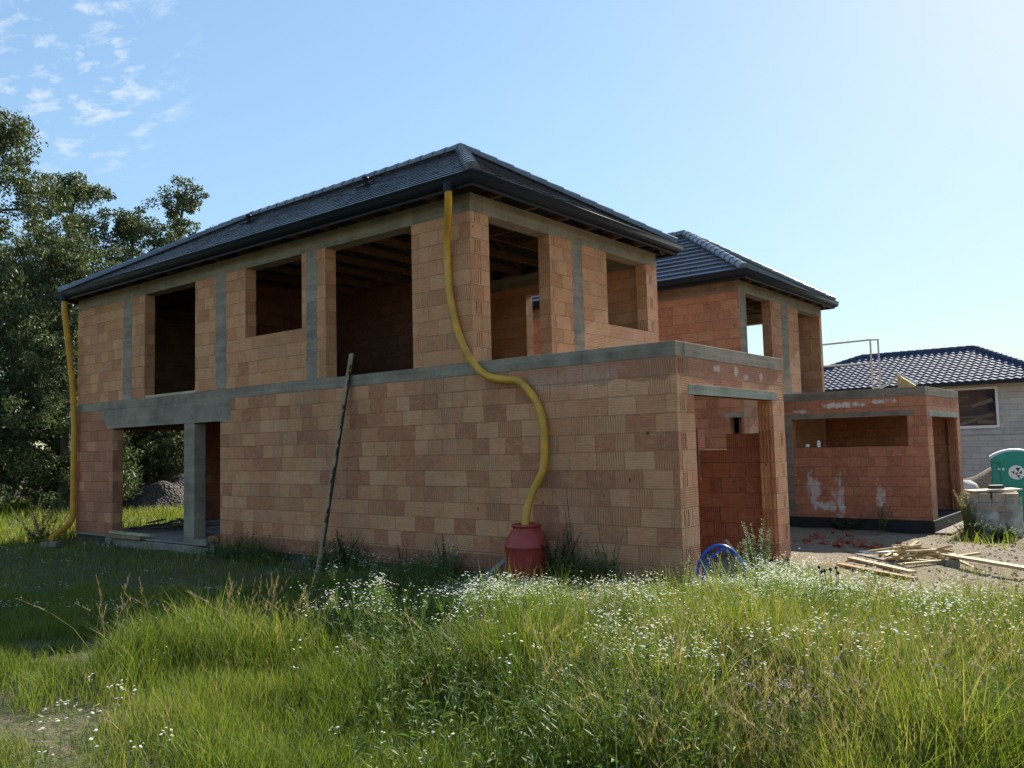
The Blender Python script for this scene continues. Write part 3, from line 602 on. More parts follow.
MB().box(cx0+.02, cx1-.02, cy0+.02, cy1-.02, cz-.12, cz-.10).build('soffit', M_WOODD, rc_)
MB().tube([(4.05, 29.9, 3.85), (4.05, 29.9, -1)], .05, 8).build('downpipe', M_STEEL, C_)

# ================================================================== hoses, barrel, boards
def hose(name, label, pts, r, mt):
    p = smoothpath(pts, 14); m_ = MB(); q = []; rs = []
    for i, v_ in enumerate(p): q.append(v_); rs.append(r)
    m_.tube(q, rs, 16); return m_
rt = thing('drain_hose', 'yellow drain hose hanging from the roof corner into the red barrel', 'hose', (1.2, -.35, .6))
m_ = hose('', '', [(.0, -.50, 5.80), (-.01, -.49, 5.68), (-.10, -.40, 5.5), (-.32, -.20, 5.2), (-.42, -.10, 4.85), (-.40, -.09, 4.3), (-.28, -.09, 3.75), (-.08, -.09, 3.29), (.17, -.09, 2.98), (.42, -.09, 2.83), (.75, -.09, 2.765), (1.0, -.09, 2.71), (1.27, -.09, 2.43), (1.39, -.09, 2.1), (1.41, -.09, 1.75), (1.38, -.11, 1.41), (1.25, -.18, 1.12), (1.22, -.30, .85), (1.24, -.38, .55)], .059, M_YEL); m_.build('pipe', M_YEL, rt)
MB().tube([(.0, -.50, 5.86), (.0, -.50, 5.72)], .078, 16).build('outlet', M_GUT, rt)
rt = thing('drain_pipe', 'yellow drain pipe down the far left corner of the nearest house', 'pipe', (-13.75, -.2, -.3))
m_ = MB(); m_.tube(smoothpath([(-13.35, -.46, 5.85), (-13.36, -.45, 5.5), (-13.40, -.36, 4.9), (-13.45, -.25, 4.2), (-13.48, -.16, 3.4), (-13.48, -.12, 2.6), (-13.48, -.12, 1.4), (-13.48, -.12, .42), (-13.46, -.15, .22), (-13.40, -.28, .06), (-13.2, -.58, -.08), (-12.98, -.86, -.2)], 10), .072, 14); m_.build('pipe', M_YEL, rt)
MB().tube([(-13.35, -.47, 5.90), (-13.35, -.47, 5.72)], .095, 14).build('outlet', M_GUT, rt)
box_thing('block', 'flat grey block on the grass at the foot of the left yellow pipe', 'block', -12.35, -1.1, -.33, .42, .26, .12, M_CONB, .5)

bx, by, bz = 1.30, -.42, -.24
BRL = thing('barrel', 'dark red plastic barrel in front of the long wall, yellow hose in it', 'barrel', (bx, by, bz))
M_RED = simple('red_plastic', (.34, .045, .032), .42, .22, 5, .003)
MB().lathe([(0, 0), (.24, 0), (.27, .03), (.29, .18), (.305, .40), (.31, .55), (.315, .57), (.325, .585), (.325, .625), (.312, .64), (.30, .66), (.27, .74), (.215, .82), (.20, .83), (.20, .87), (.215, .875), (.215, .905), (.20, .91), (.185, .905), (.185, .80), (.25, .70), (.28, .6), (.27, .1), (0, .05)], (bx, by, bz), 40).build('drum', M_RED, BRL)
o = MB().beam((.62, -.85, -.25), (.86, -.14, .22), .14, .03).build('board', wood('grey_plank', (.20, .18, .15))); rebase(o, (.62, -.85, -.25)); tag(o, 'short grey board leaning on the wall just left of the red barrel', 'board')
# leaning notched board
lb = thing('leaning_board', 'long weathered grey board leaning against the wall and past the floor band', 'board', (-3.0, -.72, -.33))
a = Vector((-2.99, -.72, -.33)); b = Vector((-2.93, .035, 3.50)); MB().beam(a, b, .08, .03, (0, 1, 0), .004).build('plank', wood('weathered_plank', (.34, .22, .13), .85), lb)
mb = MB(); d = (b-a)
for i in range(34):
    f = random.uniform(.15, .93); p = a+d*f+Vector((random.uniform(.045, .07), -.028, 0)); mb.beam(p, p+d.normalized()*random.uniform(.03, .10), .03, .025, (0, 1, 0), .008)
mb.beam(a+d*.12+Vector((.062, -.006, 0)), a+d*.9+Vector((.058, -.006, 0)), .02, .03, (0, 1, 0)); mb.build('charred_edge', simple('charred_wood', (.045, .032, .022), .9), lb)
# blue pipe bent into a hoop
bp = thing('pipe_coil', 'blue plastic pipe bent in a double hoop at the garage corner', 'pipe', (4.0, .3, -.3))
M_BLUE = simple('blue_pipe_plastic', (.015, .085, .40), .32, .15, 4)
for k, (dx, dy, dz, s_) in enumerate(((0, 0, 0, 1), (.035, .08, -.035, .93))):
    P = []
    for i in range(21):
        an = rad(198-216*i/20); P.append((3.86+dx+.31*s_*math.cos(an)*.78, .32+dy+.31*s_*math.cos(an)*.62, -.03+dz+.45*s_*math.sin(an)))
    P = [(P[0][0]+.03, P[0][1]+.02, -.34)]+P+[(P[-1][0]-.02, P[-1][1]-.02, -.34)]
    MB().tube(smoothpath(P, 4), .024, 10).build('hoop', M_BLUE, bp)

# gravel and clods strewn over the bare plot
n = 2600; x = rng.uniform(3.7, 11, n); y = rng.uniform(0, 22, n); r_ = rng.uniform(.008, .035, n)*(1+.4*(rng.uniform(0, 1, n) > .95)); z = gzn(x, y)+r_*.3
oc = np.array([(1, 0, 0), (-1, 0, 0), (0, 1, 0), (0, -1, 0), (0, 0, .7), (0, 0, -.7)]); V = np.stack([x, y, z], -1)[:, None]+oc[None]*r_[:, None, None]*rng.uniform(.6, 1.3, (n, 6, 1))
Fo = np.array([(0, 2, 4), (2, 1, 4), (1, 3, 4), (3, 0, 4), (2, 0, 5), (1, 2, 5), (3, 1, 5), (0, 3, 5)]); F = (np.arange(n)[:, None, None]*6+Fo[None]).reshape(-1, 3)
me = bpy.data.meshes.new('gravel'); me.from_pydata(V.reshape(-1, 3).tolist(), [], F.tolist()); me.materials.append(simple('gravel_stone', (.27, .235, .19), .95, .45, 9)); o = bpy.data.objects.new('gravel', me); COL.objects.link(o); tag(o, kind='stuff')
# ------------------------------------------------------------------ terrace clutter, mound
def plank(label, a, b, w, h, mt, group=None, name='plank', cat='plank', jit=.004):
    a = Vector(a); b = Vector(b); c_ = (a+b)/2
    m_ = MB().beam(a-c_, b-c_, w, h, (0, 0, 1), jit); o = m_.build(name, mt); o.location = c_; tag(o, label, cat, group); return o
M_W1 = wood('wet_board', (.14, .11, .075)); M_W2 = wood('pale_board', (.42, .34, .22))
plank('pale debarked board lying on the doorstep at the left terrace opening', (-11.5, -.10, -.03), (-9.8, .0, -.06), .12, .06, M_W2)
plank('thick brown board on the doorstep just below the pale one', (-11.4, -.22, -.10), (-9.9, -.18, -.10), .10, .07, wood('brown_board', (.25, .17, .09)))
for i in range(14):
    x = random.uniform(-12.9, -8.7); y = random.uniform(.55, 2.0)+(x < -11)*.5; an = random.uniform(-.5, .6); L = random.uniform(.7, 1.4)
    plank('dark old board in the loose heap on the terrace floor', (x-L*math.cos(an)*.6, y-L*math.sin(an)*.6, -.09+.04*(i % 4)), (x+L*math.cos(an)*.6, y+L*math.sin(an)*.6, -.05+.06*((i*3) % 4)), .12, .03, M_W1, 'dark boards heaped on the terrace')
box_thing('block', 'broken red clay block on the terrace right of the concrete column', 'block', -7.55, .25, -.115, .3, .24, .14, M_BG, .2)
box_thing('block', 'pale concrete block on the terrace step right of the column', 'block', -7.5, -.12, -.135, .5, .2, .12, M_SLAB, .05)

def heap(name, label, cat, cx_, cy_, r, h, mt, sx=1.0, kind=None, n=26):
    vs = []; fs = []
    for j in range(n+1):
        for i in range(n+1):
            u_ = -1+2*i/n; v_ = -1+2*j/n; d_ = math.hypot(u_, v_); x = cx_+u_*r*sx; y = cy_+v_*r
            z = gz(x, y)-.05+h*max(0, 1-d_*d_)**1.1*(1+.25*math.sin(u_*7+v_*3)+.2*math.sin(v_*9-u_*5))+random.uniform(0, .06)*(d_ < 1); vs.append((x-cx_, y-cy_, z-gz(cx_, cy_)))
    for j in range(n):
        for i in range(n): k = j*(n+1)+i; fs.append((k, k+1, k+n+2, k+n+1))
    o = MB().add(vs, fs, True).build(name, mt); o.location = (cx_, cy_, gz(cx_, cy_)); tag(o, label, cat, kind=kind); return o
M_RUB = NT('rubble_soil'); _o = M_RUB.obj(); _v = M_RUB.n('ShaderNodeTexVoronoi'); M_RUB.l(_o, _v.inputs[0]); _v.inputs['Scale'].default_value = 11; M_RUB.col(M_RUB.mix(M_RUB.rng(_v.outputs['Distance'], .1, .6), (.15, .125, .10), (.05, .04, .032))); M_RUB.rough(.95); M_RUB.bump(_v.outputs['Distance'], .15); M_RUB = M_RUB.m
heap('dirt_mound', 'dark rubble and soil mound seen through the terrace opening', 'mound', -21.6, 7.0, 2.5, 1.05, M_RUB)
heap('dirt_mound', 'grassy tan earth mound between the red garage and the grey house', 'mound', 3.6, 22.5, 3.4, 1.3, M_SOIL, 1.3)
heap('dirt_mound', 'low earth heap behind the portable toilet', 'mound', 8.2, 24.5, 3.2, 1.0, M_SOIL, 1.4)
o = MB().blob((0, 0, .3), (.45, .4, .4), 12, 8, .08).build('boulder', simple('pale_stone', (.42, .40, .37), .9, .2, 4, .02)); o.location = (3.2, 19.6, -.35); tag(o, 'pale round boulder on the earth mound beside the red garage', 'boulder')

# ------------------------------------------------------------------ portable toilet
tx, ty, tz = 4.98, 16.75, -.9
TL = thing('portable_toilet', 'green portable toilet with a white arched roof and round sign', 'toilet', (tx, ty, tz))
M_TEAL = simple('green_plastic', (.01, .27, .19), .42, .1, 3); M_TEALD = simple('dark_green_plastic', (.004, .12, .08), .45, .1); M_TROOF = simple('translucent_roof_plastic', (.62, .66, .64), .5, .06)
ang = -.62; ca, sa = math.cos(ang+.0), math.sin(ang+.0)
# front faces the camera: local x to the right, local y away from the viewer
ux = Vector((.985, .17, 0)); uy = Vector((-.17, .985, 0)); base = Vector((tx, ty, tz))
def L3(x, y, z): return base+ux*x+uy*y+Vector((0, 0, z))
def lbox(m_, x0, x1, y0, y1, z0, z1):
    m_.add([L3(*p) for p in ((x0,y0,z0),(x1,y0,z0),(x1,y1,z0),(x0,y1,z0),(x0,y0,z1),(x1,y0,z1),(x1,y1,z1),(x0,y1,z1))], [(3,2,1,0),(4,5,6,7),(0,1,5,4),(1,2,6,5),(2,3,7,6),(3,0,4,7)])
mb = MB(); lbox(mb, -.56, .56, -.56, .56, .08, 2.02)
for i in range(5):
    for sgn in (-1, 1): lbox(mb, sgn*.56-.012, sgn*.56+.012, -.48+i*.22, -.40+i*.22, .2, 1.95)
mb.build('cabin', M_TEAL, TL)
mb = MB(); lbox(mb, -.6, .6, -.6, .6, 0, .08); mb.build('skid', M_TEALD, TL)
mb = MB(); n_ = 14; prof = [(-.6+1.2*i/n_, 2.02+.20*math.sin(PI*i/n_)**.8+.03) for i in range(n_+1)]
vs = [L3(x, -.6, z) for x, z in prof]+[L3(x, .6, z) for x, z in prof]+[L3(x, -.6, 2.0) for x, z in prof]+[L3(x, .6, 2.0) for x, z in prof]; N = n_+1
mb.add(vs, [(i, i+1, N+i+1, N+i) for i in range(n_)]+[(2*N+i, 2*N+i+1, i+1, i) for i in range(n_)]+[(N+i, N+i+1, 3*N+i+1, 3*N+i) for i in range(n_)], True); mb.build('roof', M_TROOF, TL)
mb = MB(); mb.add([L3(x*.95, -.612, min(z-.05, 2.2)) for x, z in prof]+[L3(x*.95, -.612, 1.9) for x, z in prof], [(N+i, N+i+1, i+1, i) for i in range(n_)]); mb.build('gable', M_TEAL, TL)
mb = MB(); lbox(mb, -.36, .36, -.60, -.555, .12, 1.92)
for x_ in (-.25, -.1, .05, .2): lbox(mb, x_, x_+.05, -.612, -.60, .25, 1.35)
dr = mb.build('door', M_TEAL, TL)
mb = MB(); lbox(mb, .24, .33, -.64, -.60, .95, 1.12); mb.build('latch', M_TEALD, dr)
def ldisc(m_, cx_, cz_, r, y, n=28, sx=1): m_.add([L3(cx_+r*sx*math.cos(2*PI*k/n), y, cz_+r*math.sin(2*PI*k/n)) for k in range(n)], [tuple(range(n))])
mb = MB(); ldisc(mb, .0, 1.63, .19, -.616); sg = mb.build('sign', simple('white_vinyl', (.78, .78, .75), .4, .03), TL)
mb = MB()
for tri in (((-.12, 1.66), (-.04, 1.66), (-.06, 1.58)), ((-.02, 1.75), (.09, 1.76), (.04, 1.64)), ((.03, 1.60), (.12, 1.68), (.13, 1.60)), ((.0, 1.55), (.09, 1.56), (.05, 1.47))): mb.add([L3(x, -.619, z) for x, z in tri], [(0, 1, 2)])
mb.build('emblem', simple('black_vinyl', (.02, .02, .02), .4), sg)
mb = MB(); mb.add([L3(x, -.620, z) for x, z in ((-.03, 1.62), (.03, 1.63), (.02, 1.57), (-.02, 1.56))], [(0, 1, 2, 3)]); mb.build('emblem', simple('red_vinyl', (.4, .03, .03), .4), sg)
mb = MB(); lbox(mb, -.43, -.35, -.568, -.562, 1.70, 1.74); lbox(mb, -.33, -.27, -.615, -.605, 1.69, 1.75); mb.build('sticker', simple('pale_vinyl', (.7, .72, .7), .4), TL)

# ------------------------------------------------------------------ wrapped stack on a pallet
px_, py_ = 4.95, 13.05; pz_ = gz(px_, py_)
PT = thing('wrapped_pallet', 'pallet load of pale blocks in torn plastic wrap beside the green toilet', 'pallet', (px_, py_, pz_))
base = Vector((px_, py_, pz_))
mb = MB()
for y_ in (-.45, 0, .45): lbox(mb, -.58, .58, y_-.05, y_+.05, 0, .1)
for i in range(6): lbox(mb, -.58, .58, -.5+i*.18, -.4+i*.18, .101, .125)
mb.build('pallet', M_W2, PT)
mb = MB()
for k in range(4):
    for i in range(4):
        for j in range(3): 
            q = random.uniform(-.02, .02); lbox(mb, -.54+i*.27+q, -.54+i*.27+.26+q, -.48+j*.33, -.48+j*.33+.32, .13+k*.22, .13+k*.22+.21)
mb.build('blocks', simple('pale_block', (.42, .31, .21), .9, .25, 3, .01), PT)
t = NT('wrap_film'); _n = t.noise(t.obj(), 5, 6, .7, (1, 1, .4)); t.col(t.mix(t.rng(_n, .35, .7), (.20, .18, .16), (.62, .60, .56))); t.rough(.45); t.put(t.b.inputs['Alpha'], t.rng(t.noise(t.obj(), 3.1, 4), .4, .6, .25, .85)); t.bump(_n, .06); M_FILM = t.m
mb = MB(); n_ = 40; vs = []
for j in range(9):
    for i in range(n_):
        an = 2*PI*i/n_; k = 1/max(abs(math.cos(an)), abs(math.sin(an))); k = min(k, 1.25); q = 1+random.uniform(-.02, .04)
        vs.append(L3(.60*k*math.cos(an)*q, .56*k*math.sin(an)*q, .10+j*.10+random.uniform(-.02, .02)))
mb.add(vs, [(j*n_+i, j*n_+(i+1) % n_, (j+1)*n_+(i+1) % n_, (j+1)*n_+i) for j in range(8) for i in range(n_)], True); mb.build('wrap', M_FILM, PT)
o = MB().beam((0, 0, 0), (.95, .65, .02), .5, .04, (0, 0, 1), .01).build('board', M_W2); o.location = (4.5, 12.75, pz_+1.04); tag(o, 'tan board lying across the top of the wrapped block stack', 'board')
o = MB().beam((0, 0, 0), (.25, .17, .0), .16, .09).build('block', simple('black_block', (.03, .03, .03), .6)); o.location = (4.95, 12.85, pz_+1.13); tag(o, 'small black block on the board on top of the wrapped stack', 'block')
sk = MB()
for (x, y, z, r) in ((0, 0, .16, .2), (.28, .16, .17, .22), (.1, .2, .3, .17)): sk.blob((x, y, z), (r, r, r*.85), 12, 8, .12)
o = sk.build('plastic_sack', simple('crumpled_plastic', (.30, .30, .31), .4, .6, 7, .05)); o.location = (5.75, 13.25, gz(5.75, 13.2)-.03); tag(o, 'crumpled grey plastic sack at the right foot of the wrapped stack', 'sack')

# ------------------------------------------------------------------ site debris
M_OFF = wood('fresh_offcut', (.46, .36, .18))
for i in range(30):
    an = random.uniform(0, PI); L = random.uniform(.2, .48); x = 4.7+random.gauss(0, .33); y = 6.75+random.gauss(0, .42); h = .24*max(0, 1-math.hypot(x-4.7, y-6.75)/.9)
    z = gz(x, y)+.04+h*random.uniform(.3, 1); tl = random.uniform(-.12, .12)
    plank('short sawn offcut in the firewood heap on the bare ground', (x-L*math.cos(an), y-L*math.sin(an), z-tl), (x+L*math.cos(an), y+L*math.sin(an), z+tl), random.uniform(.04, .07), random.uniform(.025, .045), M_OFF, 'sawn offcuts in the heap', 'offcut', 'wood offcut')
plank('long yellowish board raised on a block at the right edge of the site', (5.25, 6.3, -.30), (7.7, 4.0, -.25), .16, .045, M_OFF, name='long_board', cat='board')
box_thing('block', 'grey block propping the near end of the long yellowish board', 'block', 5.42, 6.05, gz(5.42, 6.05)-.02, .22, .2, .13, M_SLAB, .3)
plank('thin board lying parallel behind the firewood heap towards the long board', (4.35, 6.3, -.42), (5.35, 6.1, -.40), .08, .03, M_OFF, name='long_board', cat='board')
plank('upper one of two long brown boards on the ground behind the white flowers', (3.75, 6.0, -.42), (5.15, 4.55, -.38), .12, .04, M_W2, name='long_board', cat='board')
plank('lower one of two long brown boards on the ground behind the white flowers', (3.8, 5.2, -.43), (5.3, 4.05, -.40), .10, .045, wood('orange_board', (.30, .18, .09)), name='long_board', cat='board')
plank('grey board on the ground between the red rubble and the brown boards', (3.2, 7.4, -.48), (4.4, 6.1, -.44), .14, .03, M_W1, name='long_board', cat='board')
M_SHARD = simple('clay_shard', (.24, .085, .05), .9, .3, 6, .01)
for i in range(44):
    x = random.uniform(1.6, 3.9); y = 9.2-(x-2.5)*.35+random.gauss(0, .65); s_ = random.uniform(.03, .11)
    m_ = MB(); m_.beam((-s_, 0, 0), (s_, 0, random.uniform(-.05, .05)), s_*random.uniform(.9, 1.6), s_*random.uniform(.6, 1.2), (0, 0, 1), s_*.22); o = m_.build('brick_shard', M_SHARD)
    o.location = (x, y, gz(x, y)+s_*.3); o.rotation_euler = (random.uniform(-.3, .3), random.uniform(-.3, .3), random.uniform(0, 6)); tag(o, 'broken red clay block piece in the rubble strewn before the red garage', 'brick piece', 'red rubble pieces on the ground')
o = box_thing('plastic_sheet', 'pale folded plastic sheet on the ground next to the red rubble', 'plastic sheet', 3.75, 7.6, gz(3.75, 7.6)+.01, .6, .22, .03, M_WHITE, .7)
plank('thin grey stick leaning inside the garage doorway', (3.05, 2.3, .25), (3.75, 1.7, -.2), .035, .03, M_W2, name='stick', cat='stick')

# ================================================================== VEGETATION
def mesh_np(name, V, faces, tint, mats, midx=None, smooth=False):
    me = bpy.data.meshes.new(name); me.vertices.add(len(V)); me.vertices.foreach_set('co', V.astype(np.float32).ravel())
    k = faces.shape[1]; me.loops.add(faces.size); me.loops.foreach_set('vertex_index', faces.ravel().astype(np.int32)); me.polygons.add(len(faces))
    me.polygons.foreach_set('loop_start', np.arange(0, faces.size, k, dtype=np.int32)); me.polygons.foreach_set('loop_total', np.full(len(faces), k, np.int32))
    if smooth: me.polygons.foreach_set('use_smooth', np.ones(len(faces), bool))
    a = me.attributes.new('tint', 'FLOAT', 'POINT'); a.data.foreach_set('value', tint.astype(np.float32))
    for m_ in (mats if isinstance(mats, (list, tuple)) else [mats]): me.materials.append(m_)
    if midx is not None: me.polygons.foreach_set('material_index', midx.astype(np.int32))
    me.update(); return me

def blades(x, y, h, w, lean, tint, segs=3, z=None):
    n = len(x); z0_ = gzn(x, y)-.01 if z is None else z
    az = rng.uniform(0, 2*PI, n); dx, dy = np.cos(az), np.sin(az); fa = rng.uniform(0, 2*PI, n); wx, wy = np.cos(fa), np.sin(fa)
    V = np.zeros((n, 2*segs+1, 3))
    for k in range(segs+1):
        f = k/segs; off = lean*h*f**1.8; zz = h*f*(1-.35*np.minimum(lean, 1)*f)
        cx_, cy_ = x+dx*off, y+dy*off; ww = w*(1-f)**.7*.5 if k < segs else 0
        if k < segs:
            V[:, 2*k] = np.stack([cx_-wx*ww, cy_-wy*ww, z0_+zz], -1); V[:, 2*k+1] = np.stack([cx_+wx*ww, cy_+wy*ww, z0_+zz], -1)
        else: V[:, 2*k] = np.stack([cx_, cy_, z0_+zz], -1)
    b = (np.arange(n)*(2*segs+1))[:, None]; F = []
    for k in range(segs-1): F.append(b+np.array([2*k, 2*k+1, 2*k+3])[None]); F.append(b+np.array([2*k, 2*k+3, 2*k+2])[None])
    F.append(b+np.array([2*segs-2, 2*segs-1, 2*segs])[None])
    tip = V[:, -1].copy()
    return V.reshape(-1, 3), np.concatenate(F), np.repeat(tint, 2*segs+1), tip

def vn(x, y, s=1.0, p=0):   # smooth patchy noise 0..1
    return .5+.25*np.sin(x*s*1.3+p+1.7*np.sin(y*s*.9+p))+.25*np.sin(y*s*1.7+2*p+1.3*np.sin(x*s*1.1-p))
def place(n, t0, t1, s0=-.75, s1=.75, pw=1.0):
    t_ = (t0**(pw+1)+(t1**(pw+1)-t0**(pw+1))*rng.uniform(0, 1, n))**(1/(pw+1)); q = rng.uniform(s0, s1, n)*t_
    x = CX-.623*t_+.782*q; y = CYY+.782*t_+.623*q
    return x, y
def bare(x, y):      # trodden bare patches
    b = 1.3*np.exp(-(((x-.1)/1.0)**2+((y+6.15)/.5)**2))+1.8*np.exp(-(((x-2.6)/1.1)**2+((y+7.5)/.55)**2))+.8*np.exp(-(((x+3)/1.2)**2+((y+2.9)/.4)**2))+.7*np.exp(-(((x-1.2)/.6)**2+((y+6.5)/.4)**2))
    return np.clip(b*(.65+.5*np.sin(x*5.1+y*3)*np.sin(y*6.3)), 0, 1)
def tallness(x, y):
    t_, s_ = ts(x, y); r = s_/np.maximum(t_, .1)
    right = 1/(1+np.exp(-(r+.10+.05*np.sin(t_*2))/.045)); far = 1/(1+np.exp(-(t_-5.4+1.6*np.clip((r-.02)*3, 0, 1)+.5*np.sin(r*17))/.3))
    left_clump = .9*np.exp(-(((r+.36)/.12)**2+((t_-7.9)/.9)**2))+.55*np.exp(-(((r+.46)/.045)**2+((t_-7.0)/.5)**2))
    return np.clip(np.maximum(right*far, left_clump), 0, 1)
def hcap(x, y):      # plants are lower towards the long wall
    t_, s_ = ts(x, y); r = s_/np.maximum(t_, .1)
    return np.where(r < .275, np.clip(1-(t_-7.9)*.22, .28, 1), np.clip(1-(t_-9.6)*.3, .35, 1))
def keep(x, y): return meadow_mask(x, y) & (np.hypot(x-CX, y-CYY) > 1.6) & ~((x > -13.7) & (x < 3.6) & (y > -.05))

G_GRASS = ((0, (.060, .090, .014)), (.35, (.118, .158, .022)), (.7, (.19, .215, .036)), (.88, (.28, .25, .08)), (1, (.36, .28, .13)))
M_GR = attr_mat('grass_blade', G_GRASS, .55, .45)
def grass(n, t0, t1, wmul, pw=0.6, s0=-.78, s1=.78):
    x, y = place(n, t0, t1, s0, s1, pw); k = keep(x, y) & (rng.uniform(0, 1, n) > bare(x, y)*.97); 
    pn = vn(x, y, 1.6); k &= rng.uniform(0, 1, n) < .35+.8*pn; x, y, pn = x[k], y[k], pn[k]; n = len(x)
    tall = tallness(x, y); t_, s_ = ts(x, y)
    h = (.10+.16*vn(x, y, 2.3, 2)*(1+.4*(t_ < 7))+tall*(.30+.22*vn(x, y, 2.9, 8)))*rng.uniform(.5, 1.3, n); w = wmul*rng.uniform(.6, 1.3, n)*(1+.4*tall); h = h*(1-tall*(1-hcap(x, y)))*(1-.5*bare(x, y))*(.72+.56*vn(x, y, 3.7, 4))
    tint = np.clip(rng.normal(.42, .22, n)+.3*(vn(x, y, 1.1, 5)-.5)+np.clip(s_/t_-.05, 0, .3)*.7, 0, 1); tint = np.where(t_ > 12, np.clip(tint+.08, 0, 1), tint)
    return blades(x, y, h, w, rng.uniform(.1, .75, n), tint)
parts_ = [grass(120000, 3.2, 7.5, .0065), grass(120000, 7.5, 13, .010), grass(70000, 13, 30, .017, 1.0)]
def stack(parts):
    V = []; F = []; Tn = []; b = 0
    for v_, f_, t_, _ in parts: V.append(v_); F.append(f_+b); Tn.append(t_); b += len(v_)
    return np.concatenate(V), np.concatenate(F), np.concatenate(Tn)
V, F, Tn = stack(parts_); me = mesh_np('meadow_grass', V, F, Tn, M_GR); o = bpy.data.objects.new('meadow_grass', me); COL.objects.link(o); tag(o, kind='stuff')
# grass beyond the left end of the house and behind
n = 60000; x = rng.uniform(-32, -13.9, n); y = rng.uniform(-6, 12, n); tb = rng.normal(.6, .18, n); hh = rng.uniform(.15, .5, n)*(.5+vn(x, y, .7)); V1 = blades(x, y, hh, np.full(n, .03), rng.uniform(.1, .6, n), np.clip(tb, 0, 1))
n = 5000; x = rng.uniform(4.2, 14, n); y = rng.uniform(9.5, 22, n); k = (vn(x, y, 1.1, 1) > .62) & (x > 4.2); x, y = x[k], y[k]; n = len(x); V2 = blades(x, y, rng.uniform(.1, .4, n), np.full(n, .022), rng.uniform(.1, .6, n), np.clip(rng.normal(.7, .2, n), 0, 1))
n = 3500; x = rng.uniform(4.2, 10, n); y = rng.uniform(-1, 8, n); k = vn(x, y, 1.9, 4) > .72; x, y = x[k], y[k]; n = len(x); V3 = blades(x, y, rng.uniform(.06, .25, n), np.full(n, .012), rng.uniform(.1, .6, n), np.clip(rng.normal(.6, .2, n), 0, 1))
n = 16000; x = rng.uniform(-1, 12, n); y = rng.uniform(19, 29, n); n = len(x); V4 = blades(x, y, rng.uniform(.1, .4, n)+.75*np.exp(-(((x-3.6)/3)**2+((y-22.5)/2.4)**2)), np.full(n, .03), rng.uniform(.1, .6, n), np.clip(rng.normal(.8, .2, n), 0, 1))
V, F, Tn = stack([V1, V2, V3, V4]); me = mesh_np('rough_grass', V, F, Tn, M_GR); o = bpy.data.objects.new('rough_grass', me); COL.objects.link(o); tag(o, kind='stuff')

# white wildflowers: thin stems with small leaves and many little heads
def flower_stems(x, y, h, wst, leafn, leafl, tintm, headr, headn, spread, zoff=0):
    n = len(x); z0_ = gzn(x, y); parts = []; lean = rng.uniform(.02, .35, n)
    sv_, sf, st, tip = blades(x, y, h, wst, lean, np.clip(rng.normal(tintm, .12, n), 0, 1), 3, z0_)
    V = [sv_]; F = [sf]; Tn = [st]; b = len(sv_)
    # leaves: slim triangles up the stem
    for k in range(leafn):
        f = rng.uniform(.1, .9, n); a = rng.uniform(0, 2*PI, n); px = x+(tip[:, 0]-x)*f**1.8; py = y+(tip[:, 1]-y)*f**1.8; pz = z0_+(tip[:, 2]-z0_)*f
        L = leafl*rng.uniform(.5, 1.2, n)*(1.1-f*.7); ux_, uy_ = np.cos(a), np.sin(a); wd = L*.14
        v_ = np.zeros((n, 4, 3)); v_[:, 0] = np.stack([px, py, pz], -1); mid = .5
        v_[:, 1] = np.stack([px+ux_*L*mid-uy_*wd, py+uy_*L*mid+ux_*wd, pz+L*.35], -1); v_[:, 3] = np.stack([px+ux_*L*mid+uy_*wd, py+uy_*L*mid-ux_*wd, pz+L*.35], -1)
        v_[:, 2] = np.stack([px+ux_*L, py+uy_*L, pz+L*rng.uniform(.1, .7, n)], -1)
        i0 = b+np.arange(n)[:, None]*4; V.append(v_.reshape(-1, 3)); F += [i0+np.array([[0, 1, 2]]), i0+np.array([[0, 2, 3]])]; Tn.append(np.repeat(np.clip(rng.normal(tintm, .15, n), 0, 1), 4)); b += 4*n
    green = (np.concatenate(V), np.concatenate(F), np.concatenate(Tn))
    HV = []; HF = []; HT = []; hb = 0
    for k in range(headn):
        sx_, sy_ = rng.normal(0, spread, n), rng.normal(0, spread, n); c_ = tip+np.stack([sx_, sy_, rng.normal(-.01, spread*.6, n)], -1); r_ = headr*rng.uniform(.6, 1.2, n)
        # branchlet
        tb_ = np.zeros((n, 3, 3)); f = .75; bx_ = x+(tip[:, 0]-x)*f; by_ = y+(tip[:, 1]-y)*f; bz_ = z0_+(tip[:, 2]-z0_)*f
        tb_[:, 0] = np.stack([bx_-.0015, by_, bz_], -1); tb_[:, 1] = np.stack([bx_+.0015, by_+.001, bz_], -1); tb_[:, 2] = c_
        green = (np.concatenate([green[0], tb_.reshape(-1, 3)]), np.concatenate([green[1], len(green[0])+np.arange(n*3).reshape(-1, 3)]), np.concatenate([green[2], np.full(n*3, tintm)]))
        nx_, ny_ = rng.normal(0, .25, n), rng.normal(0, .25, n)
        m_ = 7; v_ = np.zeros((n, m_+1, 3)); v_[:, 0] = c_+np.stack([nx_*0, ny_*0, r_*.25], -1)
        for j in range(m_):
            a = 2*PI*j/m_; rj = r_*(1 if j % 2 else .72)*rng.uniform(.8, 1.1, n); v_[:, j+1] = c_+np.stack([np.cos(a)*rj, np.sin(a)*rj, -(nx_*np.cos(a)+ny_*np.sin(a))*rj], -1)
        i0 = hb+np.arange(n)[:, None]*(m_+1); HV.append(v_.reshape(-1, 3)); HF += [i0+np.array([[0, j+1, (j+1) % m_+1]]) for j in range(m_)]
        HT.append(np.repeat(rng.uniform(0, 1, n), m_+1)); hb += n*(m_+1)
    return green, (np.concatenate(HV), np.concatenate(HF), np.concatenate(HT)) if headn else None
